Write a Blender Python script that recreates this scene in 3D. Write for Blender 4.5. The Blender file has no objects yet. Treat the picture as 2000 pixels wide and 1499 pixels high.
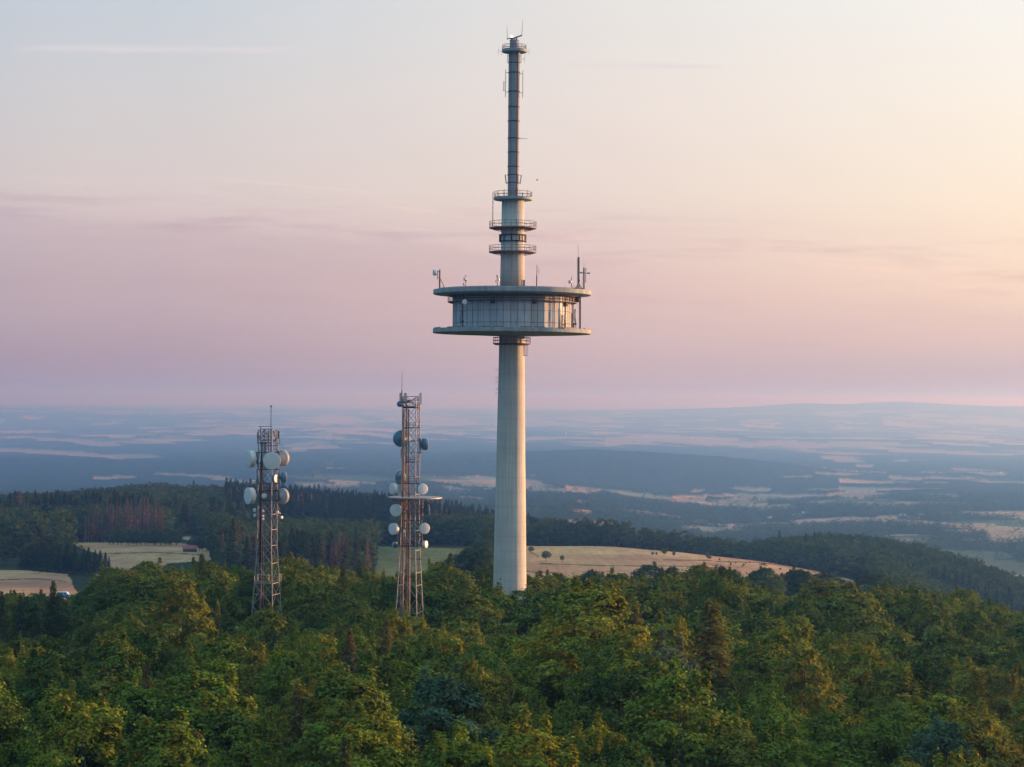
import bpy, math, random
import numpy as np
from mathutils import Vector, Matrix

random.seed(7)
RS = np.random.RandomState(11)
sc = bpy.context.scene
col = sc.collection
R = math.radians

# ------------------------------------------------------------------ camera
F = 4040.0                     # focal length in pixels of the 2000 px wide photograph
PITCH, ROLL = 0.0063, 0.0086
cd = bpy.data.cameras.new('camera'); cam = bpy.data.objects.new('camera', cd); col.objects.link(cam)
cd.sensor_width = 36.0; cd.lens = 36.0 * F / 2000.0
cd.clip_start = 1.0; cd.clip_end = 300000.0
CM = Matrix.Rotation(math.pi / 2 + PITCH, 3, 'X') @ Matrix.Rotation(ROLL, 3, 'Z')
cam.rotation_euler = CM.to_euler(); cam.location = (0, 0, 0)
sc.camera = cam
CMn = np.array(CM)

def P(x, row, D):
    """world point that stands D metres ahead of the camera where the photo shows (x, row)"""
    d = CM @ Vector(((x - 1000) / F, (749.5 - row) / F, -1.0))
    return d * (D / d.y)

def proj(x, y, z):
    c = np.stack([x, y, z], -1) @ CMn
    w = -c[..., 2]; w = np.where(w < 1, 1, w)
    return 1000 + F * c[..., 0] / w, 749.5 - F * c[..., 1] / w

# ------------------------------------------------------------------ light and exposure
SUN_AZ, SUN_EL = R(25), R(4.4)     # azimuth measured from +X (right) towards +Y (away)
SUN = Vector((math.cos(SUN_AZ) * math.cos(SUN_EL), math.sin(SUN_AZ) * math.cos(SUN_EL), math.sin(SUN_EL)))
ld = bpy.data.lights.new('sun', 'SUN'); lo = bpy.data.objects.new('sun', ld); col.objects.link(lo)
ld.energy = 5.0; ld.angle = R(0.6); ld.color = (1.0, 0.51, 0.24)
lo.rotation_euler = SUN.to_track_quat('Z', 'Y').to_euler(); lo.location = (200, 100, 200)
sc.view_settings.view_transform = 'Standard'; sc.view_settings.look = 'None'
sc.view_settings.exposure = 1.0; sc.view_settings.gamma = 1.0; sc.view_settings.use_curve_mapping = False
cy = sc.cycles
cy.max_bounces = 6; cy.diffuse_bounces = 2; cy.glossy_bounces = 2; cy.transmission_bounces = 3
cy.volume_bounces = 1; cy.transparent_max_bounces = 6; cy.use_denoising = True
cy.caustics_reflective = False; cy.caustics_refractive = False
cy.use_adaptive_sampling = True; cy.adaptive_threshold = 0.012

def s2l(c):
    return tuple((v / 255 / 12.92 if v / 255 <= 0.04045 else ((v / 255 + 0.055) / 1.055) ** 2.4) for v in c)

class NT:
    """small helper for node trees"""
    def __init__(s, tree): s.t = tree; s.n = tree.nodes; s.l = tree.links
    def new(s, typ, **kw):
        nd = s.n.new(typ)
        for k, v in kw.items(): setattr(nd, k, v)
        return nd
    def put(s, sock, v):
        if isinstance(v, bpy.types.NodeSocket): s.l.new(v, sock)
        elif v is not None: sock.default_value = v
    def math(s, op, a, b=None, c=None, clamp=False):
        nd = s.new('ShaderNodeMath', operation=op, use_clamp=clamp)
        s.put(nd.inputs[0], a); s.put(nd.inputs[1], b); s.put(nd.inputs[2], c)
        return nd.outputs[0]
    def rng(s, v, a, b, c=0.0, d=1.0, smooth=False):
        nd = s.new('ShaderNodeMapRange', interpolation_type='SMOOTHSTEP' if smooth else 'LINEAR')
        for i, q in enumerate((v, a, b, c, d)): s.put(nd.inputs[i], q)
        return nd.outputs[0]
    def mix(s, f, a, b, blend='MIX'):
        nd = s.new('ShaderNodeMix', data_type='RGBA', blend_type=blend)
        s.put(nd.inputs[0], f)
        s.put(nd.inputs[6], a if isinstance(a, bpy.types.NodeSocket) else tuple(a) + (1,) if len(a) == 3 else a)
        s.put(nd.inputs[7], b if isinstance(b, bpy.types.NodeSocket) else tuple(b) + (1,) if len(b) == 3 else b)
        return nd.outputs[2]
    def ramp(s, f, stops, interp='LINEAR'):
        nd = s.new('ShaderNodeValToRGB'); e = nd.color_ramp.elements; nd.color_ramp.interpolation = interp
        while len(e) < len(stops): e.new(0.5)
        for el, (p, c) in zip(e, stops): el.position = p; el.color = tuple(c) + (1,)
        s.put(nd.inputs[0], f); return nd.outputs[0]
    def noise(s, vec, scale, detail=3, rough=0.55, w=None):
        nd = s.new('ShaderNodeTexNoise'); s.put(nd.inputs['Vector'], vec)
        nd.inputs['Scale'].default_value = scale; nd.inputs['Detail'].default_value = detail
        nd.inputs['Roughness'].default_value = rough
        return nd.outputs[0]
    def xyz(s, x, y, z):
        nd = s.new('ShaderNodeCombineXYZ'); s.put(nd.inputs[0], x); s.put(nd.inputs[1], y); s.put(nd.inputs[2], z)
        return nd.outputs[0]

# ------------------------------------------------------------------ sky (world)
world = bpy.data.worlds.new('World'); sc.world = world; world.use_nodes = True
w = NT(world.node_tree); w.n.clear()
tc = w.new('ShaderNodeTexCoord')
sp = w.new('ShaderNodeSeparateXYZ'); w.l.new(tc.outputs['Generated'], sp.inputs[0])
gx, gy, gz = sp.outputs
hl = w.math('SQRT', w.math('ADD', w.math('MULTIPLY', gx, gx), w.math('MULTIPLY', gy, gy)))
hl = w.math('MAXIMUM', hl, 0.0001)
cs = w.math('DIVIDE', w.math('ADD', w.math('MULTIPLY', gx, math.cos(SUN_AZ)), w.math('MULTIPLY', gy, math.sin(SUN_AZ))), hl)
elev = w.math('ARCTAN2', gz, hl)                      # radians above the horizon
ef = w.math('POWER', w.math('MAXIMUM', w.math('DIVIDE', elev, math.pi / 2), 0.0), 0.5)
def st(rows): return [(((d / 90.0) ** 0.5), c if max(c) <= 1 else s2l(c)) for d, c in rows]
ZEN = (0.52, 0.74, 0.84)
anti = w.ramp(ef, st([(0, (82, 104, 146)), (2, (90, 112, 156)), (5, (100, 128, 172)), (9, (108, 143, 186)), (18, (0.22, 0.42, 0.62)), (40, (0.38, 0.63, 0.82)), (90, ZEN)]))
left = w.ramp(ef, st([(0, (154, 146, 172)), (1.0, (172, 153, 166)), (3.2, (195, 175, 180)), (4.8, (210, 193, 194)), (5.6, (214, 201, 199)), (8.2, (207, 205, 207)), (10.9, (196, 205, 215)), (18, (0.42, 0.54, 0.66)), (40, (0.38, 0.58, 0.76)), (90, ZEN)]))
mid = w.ramp(ef, st([(0, (172, 158, 172)), (1.0, (198, 175, 178)), (3.0, (220, 191, 186)), (4.6, (224, 201, 195)), (5.6, (230, 213, 204)), (8.2, (232, 221, 215)), (10.9, (227, 224, 221)), (18, (0.55, 0.62, 0.68)), (40, (0.42, 0.60, 0.76)), (90, ZEN)]))
right = w.ramp(ef, st([(0, (182, 165, 172)), (0.8, (200, 178, 178)), (1.8, (230, 198, 184)), (3.2, (250, 219, 193)), (5.3, (255, 235, 209)), (8.2, (252, 242, 227)), (10.9, (248, 245, 239)), (18, (0.78, 0.80, 0.80)), (40, (0.48, 0.62, 0.76)), (90, ZEN)]))
sunny = w.ramp(ef, st([(0, (0.9, 0.5, 0.30)), (4, (1.0, 0.74, 0.45)), (10, (1.0, 0.86, 0.62)), (20, (0.85, 0.80, 0.72)), (45, (0.50, 0.62, 0.74)), (90, ZEN)]))
sky = w.mix(w.rng(cs, -0.15, 0.26, smooth=True), anti, left)
sky = w.mix(w.rng(cs, 0.26, 0.46), sky, mid)
sky = w.mix(w.rng(cs, 0.46, 0.665), sky, right)
sky = w.mix(w.rng(cs, 0.70, 1.0, smooth=True), sky, sunny)
# thin streaks of cloud and two vapour trails, placed by direction in the sky
gya = w.math('MAXIMUM', gy, 0.05)
tx = w.math('DIVIDE', gx, gya); tv = w.math('DIVIDE', gz, gya)
cv = w.xyz(w.math('MULTIPLY', tx, 7.0), w.math('MULTIPLY', tv, 75.0), 0.0)
nz = w.noise(cv, 1.6, 5, 0.6)
cv2 = w.xyz(w.math('MULTIPLY', tx, 16.0), w.math('ADD', w.math('MULTIPLY', tv, 260.0), w.math('MULTIPLY', tx, 24.0)), 3.3)
nz2 = w.noise(cv2, 1.1, 4, 0.6)
def band(v, c, wd):
    return w.rng(w.math('ABSOLUTE', w.math('SUBTRACT', v, c)), 0.0, wd, 1.0, 0.0, smooth=True)
dk = w.math('MULTIPLY', w.rng(nz, 0.47, 0.72, smooth=True), w.math('ADD', w.math('MULTIPLY', band(w.math('ADD', tv, w.math('MULTIPLY', tx, 0.05)), 0.078, 0.022), 0.9), w.math('MULTIPLY', band(tv, 0.04, 0.03), 0.35)))
sky = w.mix(w.math('MULTIPLY', dk, 0.75), sky, w.mix(1.0, sky, (0.80, 0.74, 0.82), 'MULTIPLY'))
lt = w.math('MULTIPLY', w.rng(nz2, 0.5, 0.75, smooth=True), band(w.math('ADD', tv, w.math('MULTIPLY', tx, 0.09)), 0.082, 0.014))
sky = w.mix(w.math('MULTIPLY', lt, 0.9), sky, w.mix(1.0, sky, (1.10, 1.04, 1.02), 'MULTIPLY'))
nt = w.noise(w.xyz(w.math('MULTIPLY', tx, 60.0), w.math('MULTIPLY', tv, 400.0), 9.0), 1.0, 3, 0.6)
trail = w.math('MULTIPLY', band(w.math('ADD', tv, w.math('MULTIPLY', w.math('SUBTRACT', nt, 0.5), 0.0036)), 0.1667, 0.0026),
               w.math('MULTIPLY', w.rng(tx, -0.250, -0.215, smooth=True), w.rng(tx, -0.13, -0.085, 1.0, 0.0, smooth=True)))
trail = w.math('MULTIPLY', trail, w.rng(nt, 0.25, 0.6, 0.5, 1.0))
sky = w.mix(w.math('MULTIPLY', trail, 0.6), sky, s2l((226, 216, 219)))
l2 = w.math('ADD', tv, w.math('MULTIPLY', w.math('ADD', tx, 0.12), 0.078))
trail2 = w.math('MULTIPLY', band(l2, 0.1022, 0.0014), w.math('MULTIPLY', w.rng(tx, -0.17, -0.12, smooth=True), w.rng(tx, -0.07, -0.03, 1.0, 0.0, smooth=True)))
sky = w.mix(w.math('MULTIPLY', trail2, 0.16), sky, s2l((242, 222, 208)))
spot = w.math('MULTIPLY', w.math('MULTIPLY', band(tv, 0.1605, 0.0022), w.rng(nz, 0.35, 0.6)), w.math('MULTIPLY', w.rng(tx, 0.0, 0.06, smooth=True), w.rng(tx, 0.08, 0.11, 1.0, 0.0, smooth=True)))
sky = w.mix(w.math('MULTIPLY', spot, 0.5), sky, s2l((214, 204, 210)))
spot2 = w.math('MULTIPLY', w.math('MULTIPLY', band(tv, 0.0870, 0.0024), w.rng(nz, 0.3, 0.6)), band(tx, 0.055, 0.03))
sky = w.mix(w.math('MULTIPLY', spot2, 0.6), sky, s2l((208, 182, 186)))
ew = w.noise(w.xyz(w.math('MULTIPLY', tx, 11.0), w.math('MULTIPLY', tv, 30.0), 5.0), 1.0, 5, 0.62)
edge = w.math('ADD', w.math('SUBTRACT', 0.0930, w.math('MULTIPLY', w.math('ADD', tx, 0.2475), 0.085)), w.math('MULTIPLY', w.math('SUBTRACT', ew, 0.5), 0.030))
dv = w.math('SUBTRACT', edge, tv)
bank = w.math('MULTIPLY', w.rng(dv, -0.0015, 0.006, smooth=True), w.rng(dv, 0.008, 0.055, 1.0, 0.12, smooth=True))
bank = w.math('MULTIPLY', bank, w.rng(tx, -0.03, 0.10, 1.0, 0.25, smooth=True))
sky = w.mix(w.math('MULTIPLY', bank, 0.34), sky, w.mix(1.0, sky, (0.80, 0.76, 0.84), 'MULTIPLY'))
rim = w.math('MULTIPLY', w.math('MULTIPLY', band(dv, 0.002, 0.0045), w.rng(ew, 0.40, 0.62, smooth=True)), w.rng(tx, -0.05, 0.0, 1.0, 0.3, smooth=True))
sky = w.mix(w.math('MULTIPLY', rim, 0.5), sky, w.mix(1.0, sky, (1.10, 1.05, 1.03), 'MULTIPLY'))
# below the horizon
sky = w.mix(w.rng(elev, -0.002, -0.10, smooth=True), sky, (0.10, 0.11, 0.13))
bg = w.new('ShaderNodeBackground'); w.l.new(sky, bg.inputs[0]); bg.inputs[1].default_value = 0.515
nis = w.new('ShaderNodeTexSky', sky_type='NISHITA', sun_disc=False, sun_elevation=SUN_EL, sun_rotation=math.pi / 2 - SUN_AZ)
nis.altitude = 700
bg2 = w.new('ShaderNodeBackground'); w.l.new(nis.outputs[0], bg2.inputs[0]); bg2.inputs[1].default_value = 0.002
ad = w.new('ShaderNodeAddShader'); w.l.new(bg.outputs[0], ad.inputs[0]); w.l.new(bg2.outputs[0], ad.inputs[1])
wo = w.new('ShaderNodeOutputWorld'); w.l.new(ad.outputs[0], wo.inputs[0])
world.cycles.sampling_method = 'MANUAL'; world.cycles.sample_map_resolution = 1024

# ------------------------------------------------------------------ helpers
def tag(o, label=None, cat=None, group=None, kind=None):
    if label: o['label'] = label
    if cat: o['category'] = cat
    if group: o['group'] = group
    if kind: o['kind'] = kind
    return o

def empty(name, loc, label, cat, group=None):
    o = bpy.data.objects.new(name, None); col.objects.link(o); o.location = loc
    o.empty_display_size = 1.0
    return tag(o, label, cat, group)

class MB:
    def __init__(s): s.v = []; s.f = []; s.sm = []
    def add(s, vs, fs, smooth=False):
        b = len(s.v); s.v += [tuple(q) for q in vs]
        s.f += [tuple(b + i for i in f) for f in fs]; s.sm += [smooth] * len(fs); return s
    def box(s, c, sz, rz=0.0):
        x, y, z = sz[0] / 2, sz[1] / 2, sz[2] / 2; m = Matrix.Rotation(rz, 3, 'Z'); c = Vector(c)
        vs = [c + m @ Vector((a * x, b * y, e * z)) for a in (-1, 1) for b in (-1, 1) for e in (-1, 1)]
        return s.add(vs, [(0, 1, 3, 2), (4, 6, 7, 5), (0, 4, 5, 1), (2, 3, 7, 6), (0, 2, 6, 4), (1, 5, 7, 3)])
    def bar(s, p, q, r, n=6, r2=None):
        p = Vector(p); q = Vector(q); d = q - p
        if d.length < 1e-6: return s
        u = d.orthogonal().normalized(); v = d.cross(u).normalized(); r2 = r if r2 is None else r2
        vs = []
        for (c, rr) in ((p, r), (q, r2)):
            for i in range(n):
                a = 2 * math.pi * i / n; vs.append(c + (u * math.cos(a) + v * math.sin(a)) * rr)
        fs = [(i, (i + 1) % n, n + (i + 1) % n, n + i) for i in range(n)] + [tuple(range(n))[::-1], tuple(range(n, 2 * n))]
        return s.add(vs, fs, n > 6)
    def lathe(s, c, prof, n=48, rot=0.0, smooth=True, axis=None):
        """prof: list of (radius, height); c centre; axis: direction of the height axis"""
        c = Vector(c)
        if axis is None: m = Matrix.Identity(3)
        else: m = Vector(axis).normalized().to_track_quat('Z', 'Y').to_matrix()
        vs = []
        for (r, h) in prof:
            for i in range(n):
                a = rot + 2 * math.pi * i / n
                vs.append(c + m @ Vector((r * math.cos(a), r * math.sin(a), h)))
        fs = []
        for k in range(len(prof) - 1):
            for i in range(n):
                fs.append((k * n + i, k * n + (i + 1) % n, (k + 1) * n + (i + 1) % n, (k + 1) * n + i))
        if prof[0][0] > 1e-6: fs.append(tuple(range(n))[::-1])
        if prof[-1][0] > 1e-6: fs.append(tuple(range((len(prof) - 1) * n, len(prof) * n)))
        return s.add(vs, fs, smooth)
    def ring(s, c, Rr, r, n=40, m=6):
        c = Vector(c); vs = []; fs = []
        for i in range(n):
            a = 2 * math.pi * i / n
            for j in range(m):
                b = 2 * math.pi * j / m
                vs.append(c + Vector(((Rr + r * math.cos(b)) * math.cos(a), (Rr + r * math.cos(b)) * math.sin(a), r * math.sin(b))))
        for i in range(n):
            for j in range(m):
                fs.append((i * m + j, ((i + 1) % n) * m + j, ((i + 1) % n) * m + (j + 1) % m, i * m + (j + 1) % m))
        return s.add(vs, fs, True)
    def rail(s, c, Rr, h, posts=20, rails=2, r=0.045):
        """circular guard rail: c is the deck centre"""
        c = Vector(c)
        for k in range(1, rails + 1): s.ring(c + Vector((0, 0, h * k / rails)), Rr, r, 44, 4)
        for i in range(posts):
            a = 2 * math.pi * (i + 0.3) / posts; q = c + Vector((Rr * math.cos(a), Rr * math.sin(a), 0))
            s.bar(q, q + Vector((0, 0, h)), r, 4)
        return s
    def build(s, name, mat, parent=None, org=(0, 0, 0)):
        me = bpy.data.meshes.new(name); o3 = Vector(org)
        me.from_pydata([tuple(Vector(q) - o3) for q in s.v], [], s.f)
        me.polygons.foreach_set('use_smooth', s.sm)
        me.materials.append(mat); me.validate(); me.update()
        o = bpy.data.objects.new(name, me); col.objects.link(o)
        if parent is not None: o.parent = parent
        else: o.location = o3
        return o

# ------------------------------------------------------------------ materials
def basic(name, rgb, rough=0.7, metal=0.0, var=0.12, scale=0.6, bump=0.0, spec=0.3):
    m = bpy.data.materials.new(name); m.use_nodes = True; t = NT(m.node_tree)
    b = t.n['Principled BSDF']; b.inputs['Roughness'].default_value = rough; b.inputs['Metallic'].default_value = metal
    b.inputs['Specular IOR Level'].default_value = spec
    g = t.new('ShaderNodeNewGeometry')
    nn = t.noise(g.outputs['Position'], scale, 4, 0.6)
    f = t.rng(nn, 0.3, 0.7, 1 - var, 1 + var)
    hs = t.new('ShaderNodeHueSaturation'); t.l.new(f, hs.inputs['Value']); hs.inputs['Color'].default_value = tuple(rgb) + (1,)
    t.l.new(hs.outputs[0], b.inputs['Base Color'])
    if bump:
        bp = t.new('ShaderNodeBump'); bp.inputs['Strength'].default_value = bump; t.l.new(nn, bp.inputs['Height']); t.l.new(bp.outputs[0], b.inputs['Normal'])
    return m

def concrete(name, rgb, board=0.35, lift=3.0, cx=0.0, cyy=0.0, streak=0.5, seg=0):
    """board-marked concrete: fine vertical marks round the axis, lift joints and rain streaks"""
    m = bpy.data.materials.new(name); m.use_nodes = True; t = NT(m.node_tree)
    b = t.n['Principled BSDF']; b.inputs['Roughness'].default_value = 0.85; b.inputs['Specular IOR Level'].default_value = 0.2
    g = t.new('ShaderNodeNewGeometry'); s = t.new('ShaderNodeSeparateXYZ'); t.l.new(g.outputs['Position'], s.inputs[0])
    a = t.math('ARCTAN2', t.math('SUBTRACT', s.outputs[1], cyy), t.math('SUBTRACT', s.outputs[0], cx))
    vec = t.xyz(t.math('MULTIPLY', a, 9.0), 0.0, t.math('MULTIPLY', s.outputs[2], 0.05))
    st1 = t.noise(vec, 1.3, 5, 0.65)
    vec2 = t.xyz(t.math('MULTIPLY', a, 30.0), 0.0, t.math('MULTIPLY', s.outputs[2], 0.02))
    st2 = t.noise(vec2, 1.0, 2, 0.5)
    big = t.noise(g.outputs['Position'], 0.25, 4, 0.6)
    jt = t.math('FRACT', t.math('DIVIDE', s.outputs[2], lift))
    joint = t.rng(t.math('ABSOLUTE', t.math('SUBTRACT', jt, 0.5)), 0.0, 0.03, 0.80, 1.0)
    if seg:
        sj = t.math('FRACT', t.math('MULTIPLY', a, seg / (2 * math.pi))); joint = t.math('MULTIPLY', joint, t.rng(t.math('ABSOLUTE', t.math('SUBTRACT', sj, 0.5)), 0.0, 0.035, 0.72, 1.0))
    lev = t.math('FLOOR', t.math('DIVIDE', s.outputs[2], lift))
    wn = t.new('ShaderNodeTexWhiteNoise', noise_dimensions='1D'); t.l.new(lev, wn.inputs['W'])
    lv = t.rng(wn.outputs['Value'], 0, 1, 0.96, 1.04)
    f = t.math('MULTIPLY', t.rng(st1, 0.3, 0.7, 1 - 0.22 * streak, 1 + 0.16 * streak), t.rng(st2, 0.3, 0.7, 0.95, 1.05))
    f = t.math('MULTIPLY', f, t.rng(big, 0.3, 0.7, 0.92, 1.07)); f = t.math('MULTIPLY', f, joint); f = t.math('MULTIPLY', f, lv)
    c = t.mix(t.rng(st1, 0.35, 0.65), tuple(q * 0.97 for q in rgb), (rgb[0] * 1.0, rgb[1] * 0.98, rgb[2] * 0.93))
    hs = t.new('ShaderNodeHueSaturation'); t.l.new(f, hs.inputs['Value']); t.l.new(c, hs.inputs['Color'])
    t.l.new(hs.outputs[0], b.inputs['Base Color'])
    bp = t.new('ShaderNodeBump'); bp.inputs['Strength'].default_value = board; bp.inputs['Distance'].default_value = 0.05
    t.l.new(t.math('SINE', t.math('MULTIPLY', a, 96.0)), bp.inputs['Height']); t.l.new(bp.outputs[0], b.inputs['Normal'])
    return m

def leafmat(name, cols, transl=0.14, nscale=0.25):
    """foliage: a tint per tree out of cols, with slow variation inside the crown"""
    m = bpy.data.materials.new(name); m.use_nodes = True; t = NT(m.node_tree); t.n.clear()
    oi = t.new('ShaderNodeObjectInfo'); g = t.new('ShaderNodeNewGeometry')
    if len(cols) > 1:
        c = t.ramp(oi.outputs['Random'], [(i / (len(cols) - 1), q) for i, q in enumerate(cols)])
    else:
        rg = t.new('ShaderNodeRGB'); rg.outputs[0].default_value = tuple(cols[0]) + (1,); c = rg.outputs[0]
    n = t.noise(g.outputs['Position'], nscale, 3, 0.6)
    n2 = t.noise(g.outputs['Position'], nscale * 7, 2, 0.6)
    hs = t.new('ShaderNodeHueSaturation'); t.l.new(c, hs.inputs['Color'])
    t.l.new(t.rng(n, 0.3, 0.7, 0.475, 0.515), hs.inputs['Hue'])
    t.l.new(t.math('MULTIPLY', t.rng(n, 0.3, 0.7, 0.8, 1.2), t.rng(n2, 0.3, 0.7, 0.7, 1.35)), hs.inputs['Value'])
    d = t.new('ShaderNodeBsdfDiffuse'); t.l.new(hs.outputs[0], d.inputs[0])
    tr = t.new('ShaderNodeBsdfTranslucent'); t.l.new(t.mix(1.0, hs.outputs[0], (1.25, 1.15, 0.6), 'MULTIPLY'), tr.inputs[0])
    mx = t.new('ShaderNodeMixShader'); mx.inputs[0].default_value = transl
    t.l.new(d.outputs[0], mx.inputs[1]); t.l.new(tr.outputs[0], mx.inputs[2])
    o = t.new('ShaderNodeOutputMaterial'); t.l.new(mx.outputs[0], o.inputs[0])
    return m

M = {}
M['steel'] = basic('galvanised_steel', (0.30, 0.29, 0.29), 0.55, 0.3, 0.2, 1.5)
M['rust'] = basic('weathered_steel', (0.21, 0.15, 0.13), 0.7, 0.1, 0.3, 1.2)
M['dark'] = basic('dark_cable', (0.035, 0.033, 0.04), 0.7, 0, 0.25, 1.0)
M['joint'] = basic('joint_sealant', (0.07, 0.08, 0.10), 0.7, 0, 0.1, 1.0)
M['white'] = basic('white_radome', (0.66, 0.67, 0.66), 0.45, 0, 0.04, 0.8)
M['dishback'] = basic('blue_grey_dish_metal', (0.09, 0.22, 0.33), 0.5, 0.1, 0.12, 1.0)
M['greypanel'] = basic('grey_antenna_plastic', (0.40, 0.41, 0.43), 0.5, 0, 0.06, 1.0)
M['red'] = basic('red_paint', (0.42, 0.07, 0.04), 0.5, 0, 0.15, 1.0)
M['glassdark'] = basic('dark_opening', (0.03, 0.035, 0.04), 0.2, 0, 0.1, 1.0)
M['bark'] = basic('bark', (0.10, 0.085, 0.07), 0.9, 0, 0.3, 2.0)
M['palebark'] = basic('pale_dead_bark', (0.26, 0.22, 0.19), 0.9, 0, 0.3, 2.0)
M['wallwhite'] = basic('white_render', (0.55, 0.54, 0.52), 0.8, 0, 0.05, 0.5)
M['rooftile'] = basic('brown_roof_tiles', (0.22, 0.13, 0.10), 0.8, 0, 0.2, 0.7)
M['redroof'] = basic('red_barn_roof', (0.30, 0.10, 0.11), 0.7, 0, 0.15, 0.3)
M['bluecar'] = basic('blue_vehicle_paint', (0.04, 0.12, 0.35), 0.3, 0, 0.05, 1)
M['lightblue'] = basic('pale_blue_vehicle_roof', (0.42, 0.62, 0.80), 0.35, 0, 0.05, 1)
M['asphalt'] = basic('asphalt', (0.075, 0.078, 0.085), 0.9, 0, 0.2, 0.4)
lampm = bpy.data.materials.new('lit_beacon'); lampm.use_nodes = True
lampm.node_tree.nodes['Principled BSDF'].inputs['Emission Color'].default_value = (1, 1, 1, 1)
lampm.node_tree.nodes['Principled BSDF'].inputs['Emission Strength'].default_value = 2.5
M['lamp'] = lampm

GREENS = [(0.190, 0.215, 0.030), (0.120, 0.172, 0.030), (0.064, 0.108, 0.026), (0.165, 0.190, 0.032), (0.080, 0.130, 0.030), (0.190, 0.205, 0.034), (0.126, 0.178, 0.030)]
L = {}
L['mixed'] = leafmat('mixed_green_leaves', GREENS)
TINTS = {'yellow green': (0.200, 0.228, 0.030), 'mid green': (0.122, 0.176, 0.030), 'dark green': (0.062, 0.106, 0.026),
         'olive green': (0.178, 0.186, 0.034), 'fresh green': (0.140, 0.205, 0.030)}
for k, c in TINTS.items():
    L[k] = leafmat(k.replace(' ', '_') + '_leaves', [c])
L['blue green'] = leafmat('blue_green_leaves', [(0.080, 0.145, 0.080)])
L['silver'] = leafmat('grey_green_leaves', [(0.115, 0.145, 0.080)])
L['brown'] = leafmat('browning_needles', [(0.135, 0.116, 0.048)], 0.2)
L['spruce'] = leafmat('spruce_needles', [(0.065, 0.088, 0.034)], 0.15)
L['larch'] = leafmat('golden_green_needles', [(0.145, 0.148, 0.044)], 0.25)
L['farconifer'] = leafmat('dark_conifer_needles', [(0.030, 0.056, 0.036), (0.044, 0.060, 0.036), (0.026, 0.058, 0.044)], 0.1, 0.02)
L['farleaf'] = leafmat('distant_leaves', [(0.055, 0.100, 0.048), (0.080, 0.118, 0.048), (0.046, 0.086, 0.046)], 0.2, 0.02)
L['hedge'] = leafmat('hedge_leaves', [(0.105, 0.150, 0.078), (0.085, 0.130, 0.070), (0.125, 0.155, 0.075)], 0.2, 0.05)
L['dead'] = leafmat('dead_reddish_needles', [(0.19, 0.12, 0.10), (0.15, 0.10, 0.09), (0.23, 0.13, 0.105)], 0.1, 0.05)

# ------------------------------------------------------------------ noise for the land
def hsh(i, j, s=0):
    n = (i.astype(np.int64) * 374761393 + j.astype(np.int64) * 668265263 + s * 144665) & 0x7fffffff
    n = ((n ^ (n >> 13)) * 1274126177) & 0x7fffffff
    n = ((n ^ (n >> 16)) * 974634777) & 0x7fffffff
    return ((n ^ (n >> 15)) & 0xffffff) / float(0xffffff)
def vnoise(x, y, s=0):
    i = np.floor(x); j = np.floor(y); fx = x - i; fy = y - j
    fx = fx * fx * (3 - 2 * fx); fy = fy * fy * (3 - 2 * fy)
    a = hsh(i, j, s); b = hsh(i + 1, j, s); c = hsh(i, j + 1, s); d = hsh(i + 1, j + 1, s)
    return (a * (1 - fx) + b * fx) * (1 - fy) + (c * (1 - fx) + d * fx) * fy
def fbm(x, y, s=0, o=4):
    t = 0; a = 0.5; tot = 0
    for k in range(o):
        t = t + a * vnoise(x * 2 ** k, y * 2 ** k, s + k); tot += a; a *= 0.55
    return t / tot

# ------------------------------------------------------------------ the lie of the land
# each line: distance ahead, then (photo column, height) or (photo column, row)
ZN = [  # heights, near ground
 (15,   [(-3000, -50), (0, -50), (2000, -50), (5000, -50)]),
 (160,  [(-3000, -52), (0, -52), (1000, -52), (2000, -53), (5000, -58)]),
 (300,  [(-3000, -56), (0, -55), (1000, -54), (2000, -57), (5000, -66)]),
 (430,  [(-3000, -62), (0, -58), (300, -56), (1300, -56), (1500, -57), (2000, -62), (5000, -80)]),
 (600,  [(-3000, -70), (0, -66), (1000, -66), (1500, -69), (2000, -85), (5000, -105)]),
 (850,  [(-3000, -80), (0, -75), (500, -75), (1000, -77), (1500, -80), (1700, -88), (2000, -110), (5000, -150)]),
 (1000, [(-3000, -84), (0, -77), (500, -77), (900, -80), (1300, -81), (1500, -84), (1600, -88), (1700, -97), (2000, -125), (5000, -170)]),
 (1150, [(-3000, -90), (0, -82), (500, -82), (900, -84), (1200, -83.5), (1300, -85), (1400, -88), (1500, -91), (1600, -96), (1700, -103), (2000, -140), (5000, -180)]),
 (1250, [(-3000, -95), (0, -85), (300, -84), (500, -88), (900, -90), (1030, -90), (1200, -89.5), (1300, -93), (1400, -98), (1500, -103), (1600, -108), (1700, -115), (2000, -150), (5000, -190)]),
 (1400, [(-3000, -105), (0, -86), (300, -84), (500, -90), (750, -95), (1000, -106), (1200, -112), (1300, -114), (1400, -115), (1500, -113), (1650, -108), (1800, -116), (1900, -125), (2000, -138), (5000, -200)]),
 (1700, [(-3000, -140), (-300, -118), (0, -104), (100, -100), (300, -90), (500, -94), (700, -101), (900, -109), (1000, -118), (1100, -127), (1200, -140), (1500, -160), (1700, -165), (2000, -220), (5000, -260)]),
 (2150, [(-3000, -200), (0, -175), (1000, -165), (1200, -170), (1500, -200), (2000, -228), (5000, -300)]),
]
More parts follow.
